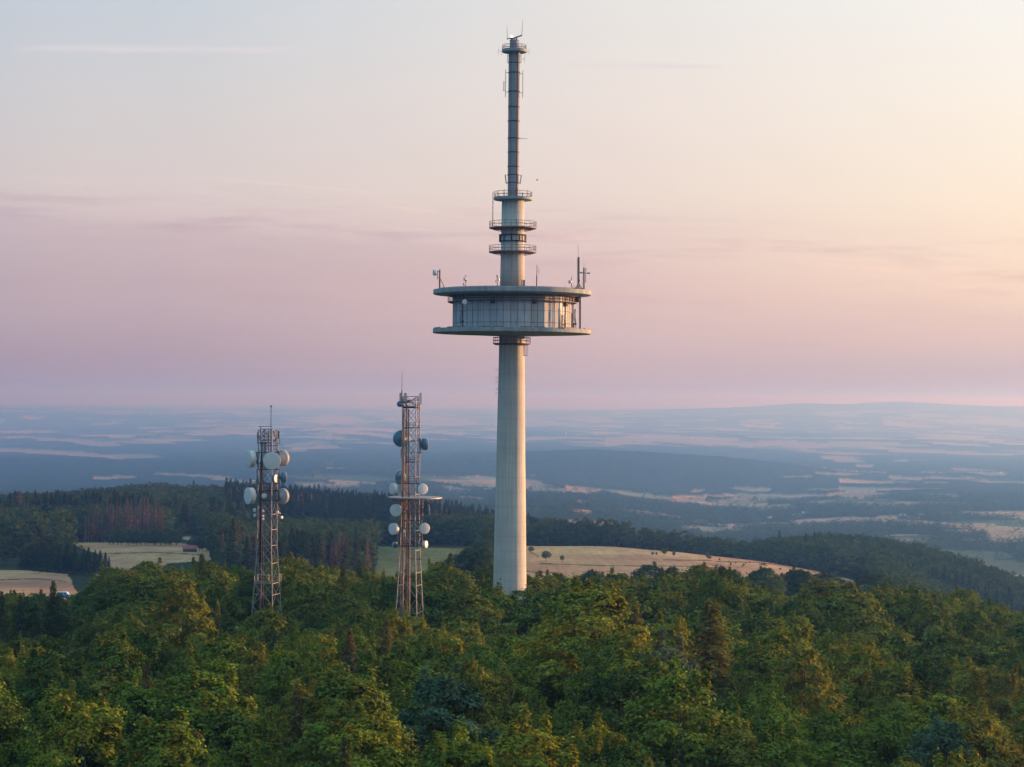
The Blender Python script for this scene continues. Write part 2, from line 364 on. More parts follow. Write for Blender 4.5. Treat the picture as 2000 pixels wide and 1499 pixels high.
ZR = [  # photo rows, far land
 (2600, [(-1200, 1100), (0, 1080), (800, 1060), (1000, 1040), (1130, 1034), (1250, 1066), (1400, 1082), (1550, 1088), (1700, 1085), (1850, 1098), (2000, 1110), (3200, 1130)]),
 (3200, [(-1200, 1050), (0, 1030), (800, 1010), (1000, 1012), (1130, 1006), (1250, 1042), (1400, 1058), (1550, 1058), (1700, 1052), (1850, 1052), (2000, 1055), (3200, 1070)]),
 (4000, [(-1200, 1010), (0, 1000), (800, 992), (1000, 986), (1130, 984), (1250, 1012), (1400, 1026), (1550, 1024), (1700, 1018), (1850, 1016), (2000, 1016), (3200, 1020)]),
 (5000, [(-1200, 990), (0, 975), (600, 968), (800, 966), (1000, 964), (1130, 963), (1250, 982), (1400, 992), (1550, 990), (1700, 984), (1850, 982), (2000, 984), (3200, 985)]),
 (6400, [(-1200, 955), (0, 946), (600, 926), (800, 928), (1000, 936), (1130, 944), (1250, 952), (1400, 962), (1550, 964), (1700, 958), (1850, 955), (2000, 957), (3200, 957)]),
 (8500, [(-1200, 918), (0, 902), (300, 905), (600, 899), (800, 900), (1000, 888), (1130, 880), (1250, 884), (1400, 894), (1550, 912), (1700, 932), (1850, 930), (2000, 930), (3200, 930)]),
 (11000,[(-1200, 900), (0, 893), (300, 890), (600, 884), (800, 886), (1000, 884), (1130, 886), (1250, 889), (1400, 898), (1550, 905), (1700, 908), (1850, 908), (2000, 910), (3200, 910)]),
 (15000,[(-1200, 872), (0, 868), (300, 862), (600, 860), (800, 864), (1000, 866), (1250, 868), (1400, 872), (1550, 880), (1700, 882), (1850, 886), (2000, 888), (3200, 888)]),
 (18500,[(-1200, 856), (0, 852), (300, 848), (560, 846), (680, 838), (800, 846), (1000, 848), (1250, 850), (1550, 856), (1850, 862), (2000, 866), (3200, 868)]),
 (26000,[(-1200, 836), (0, 832), (200, 830), (300, 822), (430, 819), (560, 824), (700, 832), (1000, 833), (1250, 834), (1550, 838), (1850, 842), (2000, 846), (3200, 850)]),
 (28500,[(-1200, 812), (0, 812), (600, 814), (1000, 817), (1250, 817), (1550, 818), (1850, 822), (2000, 826), (3200, 834)]),
 (31500,[(-1200, 803), (0, 806), (600, 809), (1000, 812), (1250, 812), (1400, 811), (1500, 809), (1650, 806), (1800, 802), (1920, 800), (2000, 803), (3200, 825)]),
 (34500,[(-1200, 797), (0, 799), (600, 803), (1000, 806), (1250, 805), (1330, 801), (1420, 798), (1480, 796), (1530, 791), (1570, 788), (1640, 793), (1700, 788), (1755, 785), (1820, 789), (1880, 793), (1960, 795), (2040, 797), (2300, 800), (3200, 815)]),
 (60000,[(-1200, 787), (0, 791), (600, 795), (1000, 799), (1250, 800), (1600, 800), (2000, 802), (3200, 812)]),
 (98000,[(-1200, 783), (0, 787), (1000, 793), (1250, 795), (1600, 797), (2000, 800), (3200, 808)]),
]
TC = np.concatenate([np.arange(-3000, -600, 300), np.arange(-600, 2601, 25), np.arange(2900, 5001, 300)]).astype(float)
LD = []; ZT = []
for D, q in ZN:
    xs, zs = zip(*q); LD.append(math.log(D)); ZT.append(np.interp(TC, xs, zs))
for D, q in ZR:
    xs, rs = zip(*q); rr = np.interp(TC, xs, rs)
    LD.append(math.log(D)); ZT.append(np.array([P(a, b, D).z for a, b in zip(TC, rr)]))
LD = np.array(LD); ZT = np.array(ZT)
ker = np.array([1, 2, 3, 2, 1.0]); ker /= ker.sum()
for i in range(len(ZT)):
    pz = np.pad(ZT[i], 2, mode='edge'); ZT[i] = np.convolve(pz, ker, 'valid')

def ground(x, y):
    x = np.asarray(x, float); y = np.maximum(np.asarray(y, float), 1.0)
    cx = 1000 + F * x / y
    ci = np.clip(np.interp(cx, TC, np.arange(len(TC))), 0, len(TC) - 1.001)
    di = np.clip(np.interp(np.log(y), LD, np.arange(len(LD))), 0, len(LD) - 1.001)
    c0 = ci.astype(int); d0 = di.astype(int); fc = ci - c0; fd = di - d0
    z = (ZT[d0, c0] * (1 - fc) + ZT[d0, c0 + 1] * fc) * (1 - fd) + (ZT[d0 + 1, c0] * (1 - fc) + ZT[d0 + 1, c0 + 1] * fc) * fd
    amp = np.interp(y, [400, 900, 2000, 5000, 12000, 30000, 60000], [0.6, 1.0, 3.0, 7.0, 12.0, 9.0, 4.0])
    wl = np.where(y < 2500, 160.0, np.where(y < 9000, 700.0, 2500.0))
    return z + amp * (fbm(x / wl, y / wl, 5) - 0.5) * 2

def G(x, y): return float(ground(np.array([x]), np.array([y]))[0])

# ------------------------------------------------------------------ land cover
def inpoly(px, py, poly):
    r = np.zeros(px.shape, bool); n = len(poly); j = n - 1
    for i in range(n):
        xi, yi = poly[i]; xj, yj = poly[j]
        if yi != yj:
            r ^= ((yi > py) != (yj > py)) & (px < (xj - xi) * (py - yi) / (yj - yi) + xi)
        j = i
    return r
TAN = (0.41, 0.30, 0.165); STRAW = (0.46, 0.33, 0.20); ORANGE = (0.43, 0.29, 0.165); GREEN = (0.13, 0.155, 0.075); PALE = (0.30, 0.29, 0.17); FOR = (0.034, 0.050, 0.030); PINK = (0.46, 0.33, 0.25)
NEARF = [
 ([(1000, 1066), (1100, 1062), (1200, 1060), (1270, 1066), (1390, 1078), (1500, 1091), (1600, 1108), (1700, 1128), (1690, 1230), (1400, 1230), (1000, 1230)], TAN, 620, 1260),
 ([(130, 1060), (340, 1058), (410, 1072), (410, 1094), (330, 1100), (260, 1150), (180, 1150), (205, 1085), (150, 1068)], TAN, 800, 1230),
 ([(-300, 1112), (60, 1114), (138, 1121), (150, 1160), (120, 1240), (-300, 1240)], ORANGE, 600, 960),
 ([(735, 1068), (930, 1072), (940, 1150), (730, 1150)], GREEN, 700, 1240),
 ([(340, 1048), (480, 1050), (485, 1057), (380, 1057)], PALE, 1150, 1400),
]
FARF = [ # cx, cy, half width, half height, slope, colour
 (1152, 1027, 50, 7, 0.05, STRAW), (40, 882, 60, 4, 0.02, PINK), (115, 886, 70, 5, 0.05, PINK), (200, 893, 45, 4, 0.05, PINK), (45, 845, 70, 3, 0.0, PINK),
 (130, 861, 60, 3.5, 0.03, PINK), (195, 869, 45, 4, 0.06, PINK), (238, 855, 25, 3, 0, PINK), (210, 936, 26, 4, 0.0, STRAW), (245, 934, 22, 3, 0.05, STRAW), (275, 866, 30, 3, 0, PALE), (265, 893, 45, 4, 0.02, PALE),
 (400, 850, 38, 2.5, 0, PINK), (380, 932, 70, 3, 0.06, STRAW), (455, 942, 40, 3, 0.08, STRAW), (600, 936, 40, 4, 0.05, GREEN), (700, 936, 70, 6, 0.05, GREEN), (640, 950, 60, 4, 0.0, STRAW),
 (690, 944, 45, 4, 0.06, STRAW), (840, 938, 60, 7, 0.0, GREEN), (880, 942, 40, 5, 0.05, STRAW), (935, 950, 45, 6, 0.08, PALE), (890, 957, 26, 4, 0.1, STRAW), (920, 976, 30, 5, 0.1, STRAW),
 (600, 869, 40, 4, -0.08, PALE), (570, 882, 30, 3, 0, PALE), (640, 874, 20, 3, 0, PINK), (700, 840, 60, 3.5, 0.0, PINK), (860, 828, 70, 3, 0.02, PINK), (1030, 945, 30, 7, 0.15, STRAW),
 (1090, 961, 75, 6, 0.06, PALE), (1135, 958, 30, 5, 0.1, STRAW), (1135, 983, 17, 4, 0.08, STRAW), (1135, 1002, 24, 5, 0.05, STRAW), (1050, 998, 28, 4, 0, GREEN),
 (1350, 975, 32, 4, 0.0, STRAW), (1362, 962, 14, 3, -0.2, STRAW), (1440, 982, 34, 5, 0, PALE), (1470, 958, 38, 4, 0.03, STRAW), (1480, 987, 22, 3, -0.05, STRAW), (1500, 974, 60, 5, 0.05, PALE),
 (1370, 1019, 11, 3, 0, PALE), (1520, 992, 28, 5, -0.1, PALE), (1560, 1007, 14, 3, 0, PALE), (1680, 968, 55, 6, 0, STRAW), (1690, 978, 60, 3, 0.02, GREEN), (1700, 985, 95, 4, 0.04, PALE),
 (1840, 970, 35, 3, 0.04, PALE), (1735, 1014, 24, 5, 0.0, STRAW), (1785, 1012, 14, 3, 0.1, STRAW), (1920, 1027, 27, 5, 0.0, STRAW), (1870, 1040, 30, 3, 0, STRAW), (1905, 1043, 42, 3, 0, GREEN),
 (1770, 1056, 45, 9, 0.02, STRAW), (1790, 1050, 50, 3, 0, GREEN), (1970, 1050, 42, 12, 0.0, STRAW), (1900, 1085, 75, 7, 0.05, GREEN), (1980, 1110, 60, 12, 0.1, GREEN), (1885, 1095, 80, 4, 0.12, GREEN),
 (1640, 896, 35, 4, 0.04, STRAW), (1660, 903, 30, 2.5, 0.04, STRAW), (1760, 902, 16, 2.5, 0, STRAW), (1770, 936, 35, 4, 0.06, STRAW), (1830, 946, 25, 2, 0, STRAW), (1640, 928, 45, 3, 0.03, PALE), (1560, 934, 30, 2, 0.0, PALE),
 (1820, 884, 80, 4, 0.02, PINK), (1920, 889, 50, 3, 0.02, PINK), (1915, 924, 50, 5, 0.08, PINK), (1690, 912, 18, 3, 0, PINK), (1230, 858, 50, 5, -0.04, PINK), (1350, 857, 90, 4, 0.03, PINK), (1450, 868, 70, 3, 0.02, PINK),
 (1560, 868, 60, 5, 0.05, PINK), (1660, 870, 50, 2, 0.05, PINK), (1900, 1056, 20, 3, 0, STRAW), (1600, 985, 20, 4, 0.03, PALE),
]
def cover(x, y, z):
    """colour and forest flag (1 forest, 0 open) for ground points"""
    px, py = proj(x, y, z)
    n = x.shape[0]
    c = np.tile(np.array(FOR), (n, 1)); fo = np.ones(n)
    far = y > 1900
    cellw = np.where(y < 9000, 210.0, 330.0); cellh = np.where(y < 9000, 380.0, 800.0)
    a = 0.35; wx = x + 130 * (fbm(x / 500, y / 500, 21, 2) - 0.5) * np.where(y < 9000, 1, 3); wy = y + 200 * (fbm(x / 600, y / 600, 31, 2) - 0.5) * np.where(y < 9000, 1, 3)
    u = (wx * math.cos(a) + wy * math.sin(a)) / cellw; v = (-wx * math.sin(a) + wy * math.cos(a)) / cellh
    h = hsh(np.floor(u), np.floor(v), 3); h2 = hsh(np.floor(u), np.floor(v), 8)
    sc_ = np.where(y < 9000, 900.0, 2400.0)
    n1 = fbm(x / sc_, y / sc_ * 0.6, 41, 3)
    thr = np.interp(y, [1900, 4500, 6500, 10000, 14000, 20000, 30000, 50000], [0.66, 0.64, 0.78, 0.78, 0.60, 0.52, 0.47, 0.44])
    thr = thr + np.where((px < 1000) & (y < 13000), 0.05, 0) - np.where((px > 1330) & (y > 2400) & (y < 9500), 0.08, 0)
    fld = far & (n1 + (h - 0.5) * 0.62 > thr + 0.03)
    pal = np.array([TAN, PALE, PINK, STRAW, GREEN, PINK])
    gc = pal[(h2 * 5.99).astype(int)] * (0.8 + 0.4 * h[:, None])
    c[fld] = gc[fld]; fo[fld] = 0
    wob = (fbm(x / 90, y / 90, 55, 3) - 0.5) * 2; wob2 = (fbm(x / 130, y / 300, 65, 3) - 0.5) * 2
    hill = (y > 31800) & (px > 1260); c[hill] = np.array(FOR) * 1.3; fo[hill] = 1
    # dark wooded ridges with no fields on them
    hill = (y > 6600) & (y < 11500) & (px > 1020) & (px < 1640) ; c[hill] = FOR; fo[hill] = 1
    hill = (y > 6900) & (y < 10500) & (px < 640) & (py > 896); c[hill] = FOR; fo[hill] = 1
    for (cx_, cy_, rx, ry, sl, colr) in FARF:
        rx = rx * 1.05
        m = far & (np.abs(px - cx_) < rx * 1.8) & (np.abs(py - cy_) < ry * 3 + abs(sl) * rx * 2)
        if not m.any(): continue
        dx = (px[m] - cx_) / rx + wob[m] * 0.30; dy = (py[m] - cy_ - sl * (px[m] - cx_)) / ry + wob2[m] * 0.45
        ins = (dx ** 4 + dy ** 2 * np.abs(dy)) < 1
        ii = np.where(m)[0][ins]
        c[ii] = colr; fo[ii] = 0
    for poly, colr, d0, d1 in NEARF:
        ins = inpoly(px + wob * 9, py + wob2 * 1.6, poly) & (y > d0) & (y < d1)
        c[ins] = colr; fo[ins] = 0
    ins = (y > 1500) & (y < 1900) & (fbm(x / 200, y / 200, 77, 2) > 2)
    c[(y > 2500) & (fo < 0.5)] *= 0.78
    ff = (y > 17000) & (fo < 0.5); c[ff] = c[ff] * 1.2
    og = (y > 700) & (y < 1260) & (px > 1380) & (px < 1720) & (fo < 0.5); c[og] = np.array(ORANGE) * (0.8 + 0.35 * fbm(x[og] / 25, y[og] / 25, 61, 3))[:, None]
    for pl in ([(1055, 1101), (1130, 1103.5), (1240, 1106), (1330, 1106), (1420, 1110)], [(1295, 1094), (1390, 1095)], [(1030, 1074), (1052, 1088)], [(1000, 1112), (1040, 1118), (1085, 1119)], [(1400, 1097), (1480, 1099), (1560, 1108)], [(200, 1082), (300, 1079), (400, 1084)], [(0, 1133), (70, 1131), (130, 1136)]):
        xs_, ys_ = zip(*pl); m = (y > 700) & (y < 1260) & (px > xs_[0]) & (px < xs_[-1]) & (fo < 0.5)
        dd = np.abs(py[m] - np.interp(px[m], xs_, ys_)); i_ = np.where(m)[0][dd < 0.8]; c[i_] = (0.10, 0.095, 0.05)
    gap = (y > 400) & (y < 560) & (px > 100) & (px < 185)
    c[gap] = (0.16, 0.14, 0.075); fo[gap] = 0
    return c, fo, px, py

# terrain sheet: a fan of columns x rings of distance
tcol = np.concatenate([np.linspace(-0.95, -0.30, 26)[:-1], np.linspace(-0.30, 0.30, 861), np.linspace(0.30, 0.95, 26)[1:]])
rings = np.concatenate([np.linspace(15, 430, 30)[:-1], np.geomspace(430, 1900, 400)[:-1], np.geomspace(1900, 9500, 250)[:-1], np.geomspace(9500, 98000, 170)])
TT, DD = np.meshgrid(tcol, rings)
X = (TT * DD).ravel(); Y = DD.ravel(); Z = ground(X, Y)
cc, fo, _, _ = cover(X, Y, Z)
lift = np.interp(Y, [1850, 2300, 5200, 5600, 20000, 40000], [0, 2, 2, 6, 9, 12])
lift = lift * (0.55 + 0.9 * vnoise(X / np.where(Y < 9000, 22, 70), Y / np.where(Y < 9000, 60, 300), 91))
Z = Z + lift * fo
nc, nr = len(tcol), len(rings)
me = bpy.data.meshes.new('ground'); me.vertices.add(nc * nr)
me.vertices.foreach_set('co', np.stack([X, Y, Z], -1).astype(np.float32).ravel())
ii, jj = np.meshgrid(np.arange(nr - 1), np.arange(nc - 1), indexing='ij')
q = (ii * nc + jj).ravel(); quads = np.stack([q, q + 1, q + nc + 1, q + nc], -1)
me.loops.add(quads.size); me.loops.foreach_set('vertex_index', quads.ravel().astype(np.int32))
me.polygons.add(len(quads)); me.polygons.foreach_set('loop_start', (np.arange(len(quads)) * 4).astype(np.int32))
me.polygons.foreach_set('loop_total', np.full(len(quads), 4, np.int32))
me.update(calc_edges=True)
ca = me.color_attributes.new('cover', 'FLOAT_COLOR', 'POINT')
ca.data.foreach_set('color', np.concatenate([cc, fo[:, None]], -1).astype(np.float32).ravel())
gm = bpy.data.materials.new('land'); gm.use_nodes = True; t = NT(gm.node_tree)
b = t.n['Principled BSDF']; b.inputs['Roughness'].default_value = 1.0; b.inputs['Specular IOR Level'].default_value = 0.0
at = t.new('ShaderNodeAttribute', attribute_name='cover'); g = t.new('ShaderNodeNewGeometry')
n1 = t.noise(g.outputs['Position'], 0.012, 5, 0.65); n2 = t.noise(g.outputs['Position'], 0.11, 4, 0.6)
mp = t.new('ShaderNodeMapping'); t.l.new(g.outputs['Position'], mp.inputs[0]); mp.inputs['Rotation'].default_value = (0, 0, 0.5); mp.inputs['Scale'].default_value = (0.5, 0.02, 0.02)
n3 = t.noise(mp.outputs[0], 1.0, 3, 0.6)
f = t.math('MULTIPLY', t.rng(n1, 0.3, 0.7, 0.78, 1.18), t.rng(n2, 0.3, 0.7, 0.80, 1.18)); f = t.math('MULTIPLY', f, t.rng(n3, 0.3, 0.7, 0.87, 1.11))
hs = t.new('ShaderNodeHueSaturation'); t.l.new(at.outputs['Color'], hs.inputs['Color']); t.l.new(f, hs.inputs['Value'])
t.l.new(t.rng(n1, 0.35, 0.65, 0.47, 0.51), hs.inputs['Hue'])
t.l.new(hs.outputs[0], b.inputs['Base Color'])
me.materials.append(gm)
go = bpy.data.objects.new('ground', me); col.objects.link(go); tag(go, kind='structure')

# ------------------------------------------------------------------ trees
def mesh_from(name, V, Q, mat, smooth=False):
    me = bpy.data.meshes.new(name); me.vertices.add(len(V)); me.vertices.foreach_set('co', V.astype(np.float32).ravel())
    k = Q.shape[1]
    me.loops.add(Q.size); me.loops.foreach_set('vertex_index', Q.ravel().astype(np.int32))
    me.polygons.add(len(Q)); me.polygons.foreach_set('loop_start', (np.arange(len(Q)) * k).astype(np.int32))
    me.polygons.foreach_set('loop_total', np.full(len(Q), k, np.int32))
    me.update(calc_edges=True); me.materials.append(mat)
    return me

def cards(pos, out, size, rs, aspect=0.55, jitter=0.7, droop=0.0):
    """leaf sprays: one folded diamond per point, lying roughly across 'out' and pointing along the twig"""
    n = len(pos)
    nrm = out + jitter * rs.normal(size=(n, 3)); nrm[:, 2] += 0.5
    nrm /= np.linalg.norm(nrm, axis=1)[:, None] + 1e-9
    tdir = out * 0.8 + rs.normal(size=(n, 3)) * 0.7; tdir[:, 2] += 0.25 - droop
    tdir -= (tdir * nrm).sum(1)[:, None] * nrm; tdir /= np.linalg.norm(tdir, axis=1)[:, None] + 1e-9
    sd = np.cross(nrm, tdir); s = size[:, None]
    a = pos - tdir * s; c = pos + tdir * s
    b_ = pos + sd * s * aspect + nrm * s * 0.22; d = pos - sd * s * aspect + nrm * s * 0.22
    V = np.stack([a, b_, c, d], 1).reshape(-1, 3)
    Q = np.arange(4 * n).reshape(-1, 4)
    return V, Q

def broadleaf(seed, H=22.0, CR=4.6, lobes=58, per=230, leaf=0.20, spires=12, base=0.30):
    """domed crown: umbrella-like sprays of leaves over the outside, feathery shoots on top, a thinner filling"""
    rs = np.random.RandomState(seed); Ps = []; Os = []; Ss = []; tips = []
    off = rs.normal(size=2) * 0.5; zc = H * (base + 0.98) / 2 - 0.6; hz_ = H * (0.97 - base) / 2
    lop = rs.uniform(0, 6.28); nl = int(lobes * 0.72)
    for k in range(lobes + spires):
        sp_ = k >= lobes; fill = nl <= k < lobes
        ang = rs.uniform(0, 2 * math.pi) if fill or sp_ else k * 2.39996 + rs.uniform(-0.4, 0.4)
        if sp_:
            u = rs.uniform(0.55, 1.0); rr = CR * math.sqrt(max(0, 1 - u * u)) * 0.9; cz = zc + hz_ * u * rs.uniform(0.97, 1.12)
            ax = np.array([0.45, 0.45, 1.35]) * rs.uniform(0.6, 1.2); per_ = per * 0.42
        else:
            u = rs.uniform(-0.6, 0.7) if fill else 1 - 1.75 * ((k + 0.5) / nl) ** 1.15
            q = 0.5 if fill else rs.uniform(0.80, 1.0)
            rr = CR * q * ((max(0.02, 1 - u * u) ** 0.5) * (1 + 0.45 * u) if u < 0 else max(0.03, (1 - u ** 1.35)) ** (0.55 + 0.12 * (seed % 3))) * (1 + 0.14 * math.cos(2 * ang + lop)); cz = zc + hz_ * u * (0.6 if fill else rs.uniform(0.86, 1.0))
            g_ = rs.uniform(0.75, 1.3); ax = np.array([1.35, 1.35, 0.85]) * g_ * (CR / 4.6) ** 0.8; per_ = per * g_ * (0.5 if fill else 1.0)
        c = np.array([off[0] + rr * math.cos(ang), off[1] + rr * math.sin(ang), cz])
        tips.append(c); m = int(per_ * rs.uniform(0.85, 1.15))
        oc = np.array([rr * math.cos(ang) / CR, rr * math.sin(ang) / CR, 0.35 + max(0, u)]); oc /= np.linalg.norm(oc)
        d = rs.normal(size=(m, 3)) * 0.75 + oc * 0.55; d[:, 2] += 0.25; d /= np.linalg.norm(d, axis=1)[:, None]
        nr_ = 10; rays = rs.normal(size=(nr_, 3)) * 0.8 + oc * 0.9; rays /= np.linalg.norm(rays, axis=1)[:, None]
        pick = rays[rs.randint(0, nr_, m)]; mixf = rs.uniform(size=m) < 0.42
        d = np.where(mixf[:, None], pick + rs.normal(size=(m, 3)) * 0.13, d)
        ext = np.where(mixf, rs.uniform(0.35, 1.42, m), rs.uniform(0.72, 1.06, m))
        pp = c + d * ax * ext[:, None]; pp[:, 2] -= (ext > 1.15) * 0.10
        Ps.append(pp); Os.append(d * 0.8 + oc * 0.5); Ss.append(rs.uniform(0.65, 1.3, m) * leaf)
    O_ = np.concatenate(Os); O_ /= np.linalg.norm(O_, axis=1)[:, None]
    V, Q = cards(np.concatenate(Ps), O_, np.concatenate(Ss), rs, 0.6, 0.42)
    return V, Q, tips

def conifer(seed, H=24.0, CR=3.4, tiers=26, leaf=0.24, base=0.12, droop=0.35, dens=1.0, thin=0.0):
    rs = np.random.RandomState(seed); Ps = []; Os = []; Ss = []
    nb = int(tiers * 8.5); g = 2.39996
    for k in range(nb):
        f = ((k + rs.uniform()) / nb) ** 0.82
        if rs.uniform() < thin * (1 - f): continue
        h = base + (0.985 - base) * f; L_ = CR * (1 - f) ** 0.85 * rs.uniform(0.62, 1.15) + 0.16; a = k * g + rs.uniform(-0.3, 0.3)
        m = max(4, int(24 * dens * L_ / CR + 5)); s = rs.uniform(0.12, 1, m) ** 0.7
        side = rs.normal(size=m) * ((1 - s) * 0.22 * L_ + 0.09)
        x = math.cos(a) * s * L_ - math.sin(a) * side; y = math.sin(a) * s * L_ + math.cos(a) * side
        z = H * h - droop * L_ * s ** 1.3 + 0.26 * L_ * s ** 4 + rs.normal(size=m) * 0.10 - np.abs(side) * 0.5
        Ps.append(np.stack([x, y, z], -1)); Os.append(np.tile([math.cos(a) * 0.75, math.sin(a) * 0.75, 0.5], (m, 1)))
        Ss.append(rs.uniform(0.7, 1.3, m) * leaf * (0.7 + 0.45 * (1 - f)))
    V, Q = cards(np.concatenate(Ps), np.concatenate(Os), np.concatenate(Ss), rs, 0.5, 0.4, 0.35)
    return V, Q, None

def trunk_mesh(name, H, r0, tips=None, mat=None, bend=0.25, seed=0):
    rs = np.random.RandomState(seed); mb = MB(); pts = [Vector((0, 0, -1.5))]
    for k in range(1, 6):
        pts.append(Vector((rs.normal() * bend * k / 5, rs.normal() * bend * k / 5, H * k / 5.2)))
    for k in range(5): mb.bar(pts[k], pts[k + 1], r0 * (1 - 0.17 * k), 7, r0 * (1 - 0.17 * (k + 1)))
    if tips is not None:
        for tpt in tips[::4]:
            tv_ = Vector(tpt); h0 = max(H * 0.22, tv_.z * 0.62); k = min(4, int(h0 / H * 5.2)); b0 = pts[k].lerp(pts[k + 1], h0 / H * 5.2 - k)
            md = b0.lerp(tv_, 0.5) + Vector((0, 0, 0.4)); mb.bar(b0, md, r0 * 0.36, 5, r0 * 0.22); mb.bar(md, tv_, r0 * 0.22, 5, r0 * 0.06)
    me = bpy.data.meshes.new(name); me.from_pydata(mb.v, [], mb.f); me.materials.append(mat or M['bark']); me.update()
    return me

YOUNG, BROAD = [], []   # (crown mesh, trunk mesh, height, crown radius)
for i, (H, CR, lb, spz, bs) in enumerate([(20, 3.6, 42, 7, 0.38), (21, 4.2, 50, 5, 0.36), (19, 3.2, 36, 8, 0.40), (22, 3.9, 46, 6, 0.36), (20, 4.6, 56, 5, 0.40), (21, 3.4, 40, 9, 0.36)]):
    V, Q, tp = broadleaf(100 + i, H, CR * 1.04, lb, 440, 0.155, spz, bs)
    YOUNG.append((mesh_from('crown', V, Q, L['mixed']), trunk_mesh('trunk', H * 0.92, 0.26, tp, None, 0.3, i), H, CR))
for i, (H, CR, lb, spz, bs) in enumerate([(21, 4.9, 66, 4, 0.26), (22, 5.6, 76, 3, 0.28), (20, 4.5, 58, 6, 0.24), (21, 5.2, 70, 4, 0.26)]):
    V, Q, tp = broadleaf(150 + i * 3, H, CR, lb, 250, 0.23, spz, bs)
    BROAD.append((mesh_from('crown', V, Q, L['mixed']), trunk_mesh('trunk', H * 0.92, 0.34, tp, None, 0.3, i), H, CR))
CON = []
for i, (H, CR, tr_, th) in enumerate([(24, 3.7, 40, 0.0), (22, 3.1, 34, 0.25), (23, 3.5, 38, 0.1)]):
    V, Q, _ = conifer(300 + i, H, CR, tr_, 0.22, 0.10, 0.35, 1.5, th)
    CON.append((mesh_from('crown', V, Q, L['spruce']), trunk_mesh('trunk', H * 0.98, 0.24, None, None, 0.05, i), H, CR))
# lighter ones for the middle distance
MB_, MC_, MD_, ML_ = [], [], [], []
for i in range(3):
    V, Q, _ = broadleaf(400 + i, 20, 4.6, 18, 34, 0.62, 3, 0.12); MB_.append(mesh_from('crown', V, Q, L['farleaf']))
for i in range(3):
    V, Q, _ = conifer(420 + i, 24, 3.0, 10, 0.62, 0.05, 0.5, 0.30, 0.0); MC_.append(mesh_from('crown', V, Q, L['farconifer']))
for i in range(2):
    V, Q, _ = conifer(440 + i, 23, 2.3, 10, 0.45, 0.12, 0.4, 0.30, 0.15); MD_.append(mesh_from('crown', V, Q, L['dead']))
for i in range(3):
    V, Q, _ = broadleaf(460 + i, 17, 5.2, 8, 12, 1.25, 0, 0.10); ML_.append(mesh_from('crown', V, Q, L['farleaf']))
MT_ = trunk_mesh('trunk', 20, 0.22, None, M['bark'], 0.1, 3); MTD_ = trunk_mesh('trunk', 22, 0.2, None, M['palebark'], 0.1, 4)

def place_tree(name, crown, trunk, loc, H0, H, rot, label, cat, group=None, mat=None, wide=1.0, tmat=None):
    r = empty(name, loc, label, cat, group); s = H / H0
    r.rotation_euler = (0, 0, rot); r.scale = (s * wide, s * wide, s)
    for nm, m_, mt in (('crown', crown, mat), ('trunk', trunk, tmat)):
        o = bpy.data.objects.new(nm, m_); col.objects.link(o); o.parent = r
        if mt is not None: o.material_slots[0].link = 'OBJECT'; o.material_slots[0].material = mt
    return r

# geometry-node scatter: one object of kind stuff for woods nobody could count
def scatter(name, label, protos, pts, idx, scl, wid, rot):
    pc = bpy.data.collections.new(name + '_kinds')
    for k, m_ in enumerate(protos):
        o = bpy.data.objects.new('kind_%02d' % k, m_) ; pc.objects.link(o)
    me = bpy.data.meshes.new(name); me.vertices.add(len(pts)); me.vertices.foreach_set('co', np.asarray(pts, np.float32).ravel())
    a = me.attributes.new('idx', 'INT', 'POINT'); a.data.foreach_set('value', np.asarray(idx, np.int32))
    a = me.attributes.new('scl', 'FLOAT_VECTOR', 'POINT'); a.data.foreach_set('vector', np.stack([scl * wid, scl * wid, scl], -1).astype(np.float32).ravel())
    a = me.attributes.new('rot', 'FLOAT_VECTOR', 'POINT'); a.data.foreach_set('vector', np.stack([rot * 0, rot * 0, rot], -1).astype(np.float32).ravel())
    o = bpy.data.objects.new(name, me); col.objects.link(o)
    ng = bpy.data.node_groups.new(name + '_nodes', 'GeometryNodeTree')
    ng.interface.new_socket('Geometry', in_out='INPUT', socket_type='NodeSocketGeometry')
    ng.interface.new_socket('Geometry', in_out='OUTPUT', socket_type='NodeSocketGeometry')
    N = ng.nodes.new; gi = N('NodeGroupInput'); gout = N('NodeGroupOutput'); iop = N('GeometryNodeInstanceOnPoints')
    ci = N('GeometryNodeCollectionInfo'); ci.inputs['Collection'].default_value = pc
    ci.inputs['Separate Children'].default_value = True; ci.inputs['Reset Children'].default_value = True
    def na(nm, ty):
        nd = N('GeometryNodeInputNamedAttribute'); nd.data_type = ty; nd.inputs['Name'].default_value = nm
        return [s_ for s_ in nd.outputs if s_.enabled and s_.name == 'Attribute'][0]
    lk = ng.links.new
    lk(gi.outputs[0], iop.inputs['Points']); lk(ci.outputs[0], iop.inputs['Instance']); iop.inputs['Pick Instance'].default_value = True
    lk(na('idx', 'INT'), iop.inputs['Instance Index']); lk(na('rot', 'FLOAT_VECTOR'), iop.inputs['Rotation']); lk(na('scl', 'FLOAT_VECTOR'), iop.inputs['Scale'])
    lk(iop.outputs[0], gout.inputs[0])
    md = o.modifiers.new('scatter', 'NODES'); md.node_group = ng
    o['label'] = label; o['kind'] = 'stuff'
    return o

SKX, SKR = zip(*[(-400, 1180), (0, 1150), (60, 1140), (130, 1142), (200, 1108), (250, 1098), (300, 1088), (400, 1086), (450, 1088), (500, 1106), (540, 1084), (600, 1086), (650, 1092), (750, 1096), (860, 1090), (930, 1092), (965, 1105), (1030, 1118), (1100, 1114), (1200, 1112), (1300, 1110), (1340, 1100), (1400, 1100), (1450, 1114), (1500, 1131), (1600, 1134), (1680, 1129), (1750, 1128), (1850, 1140), (1950, 1165), (2000, 1180), (2400, 1240)])
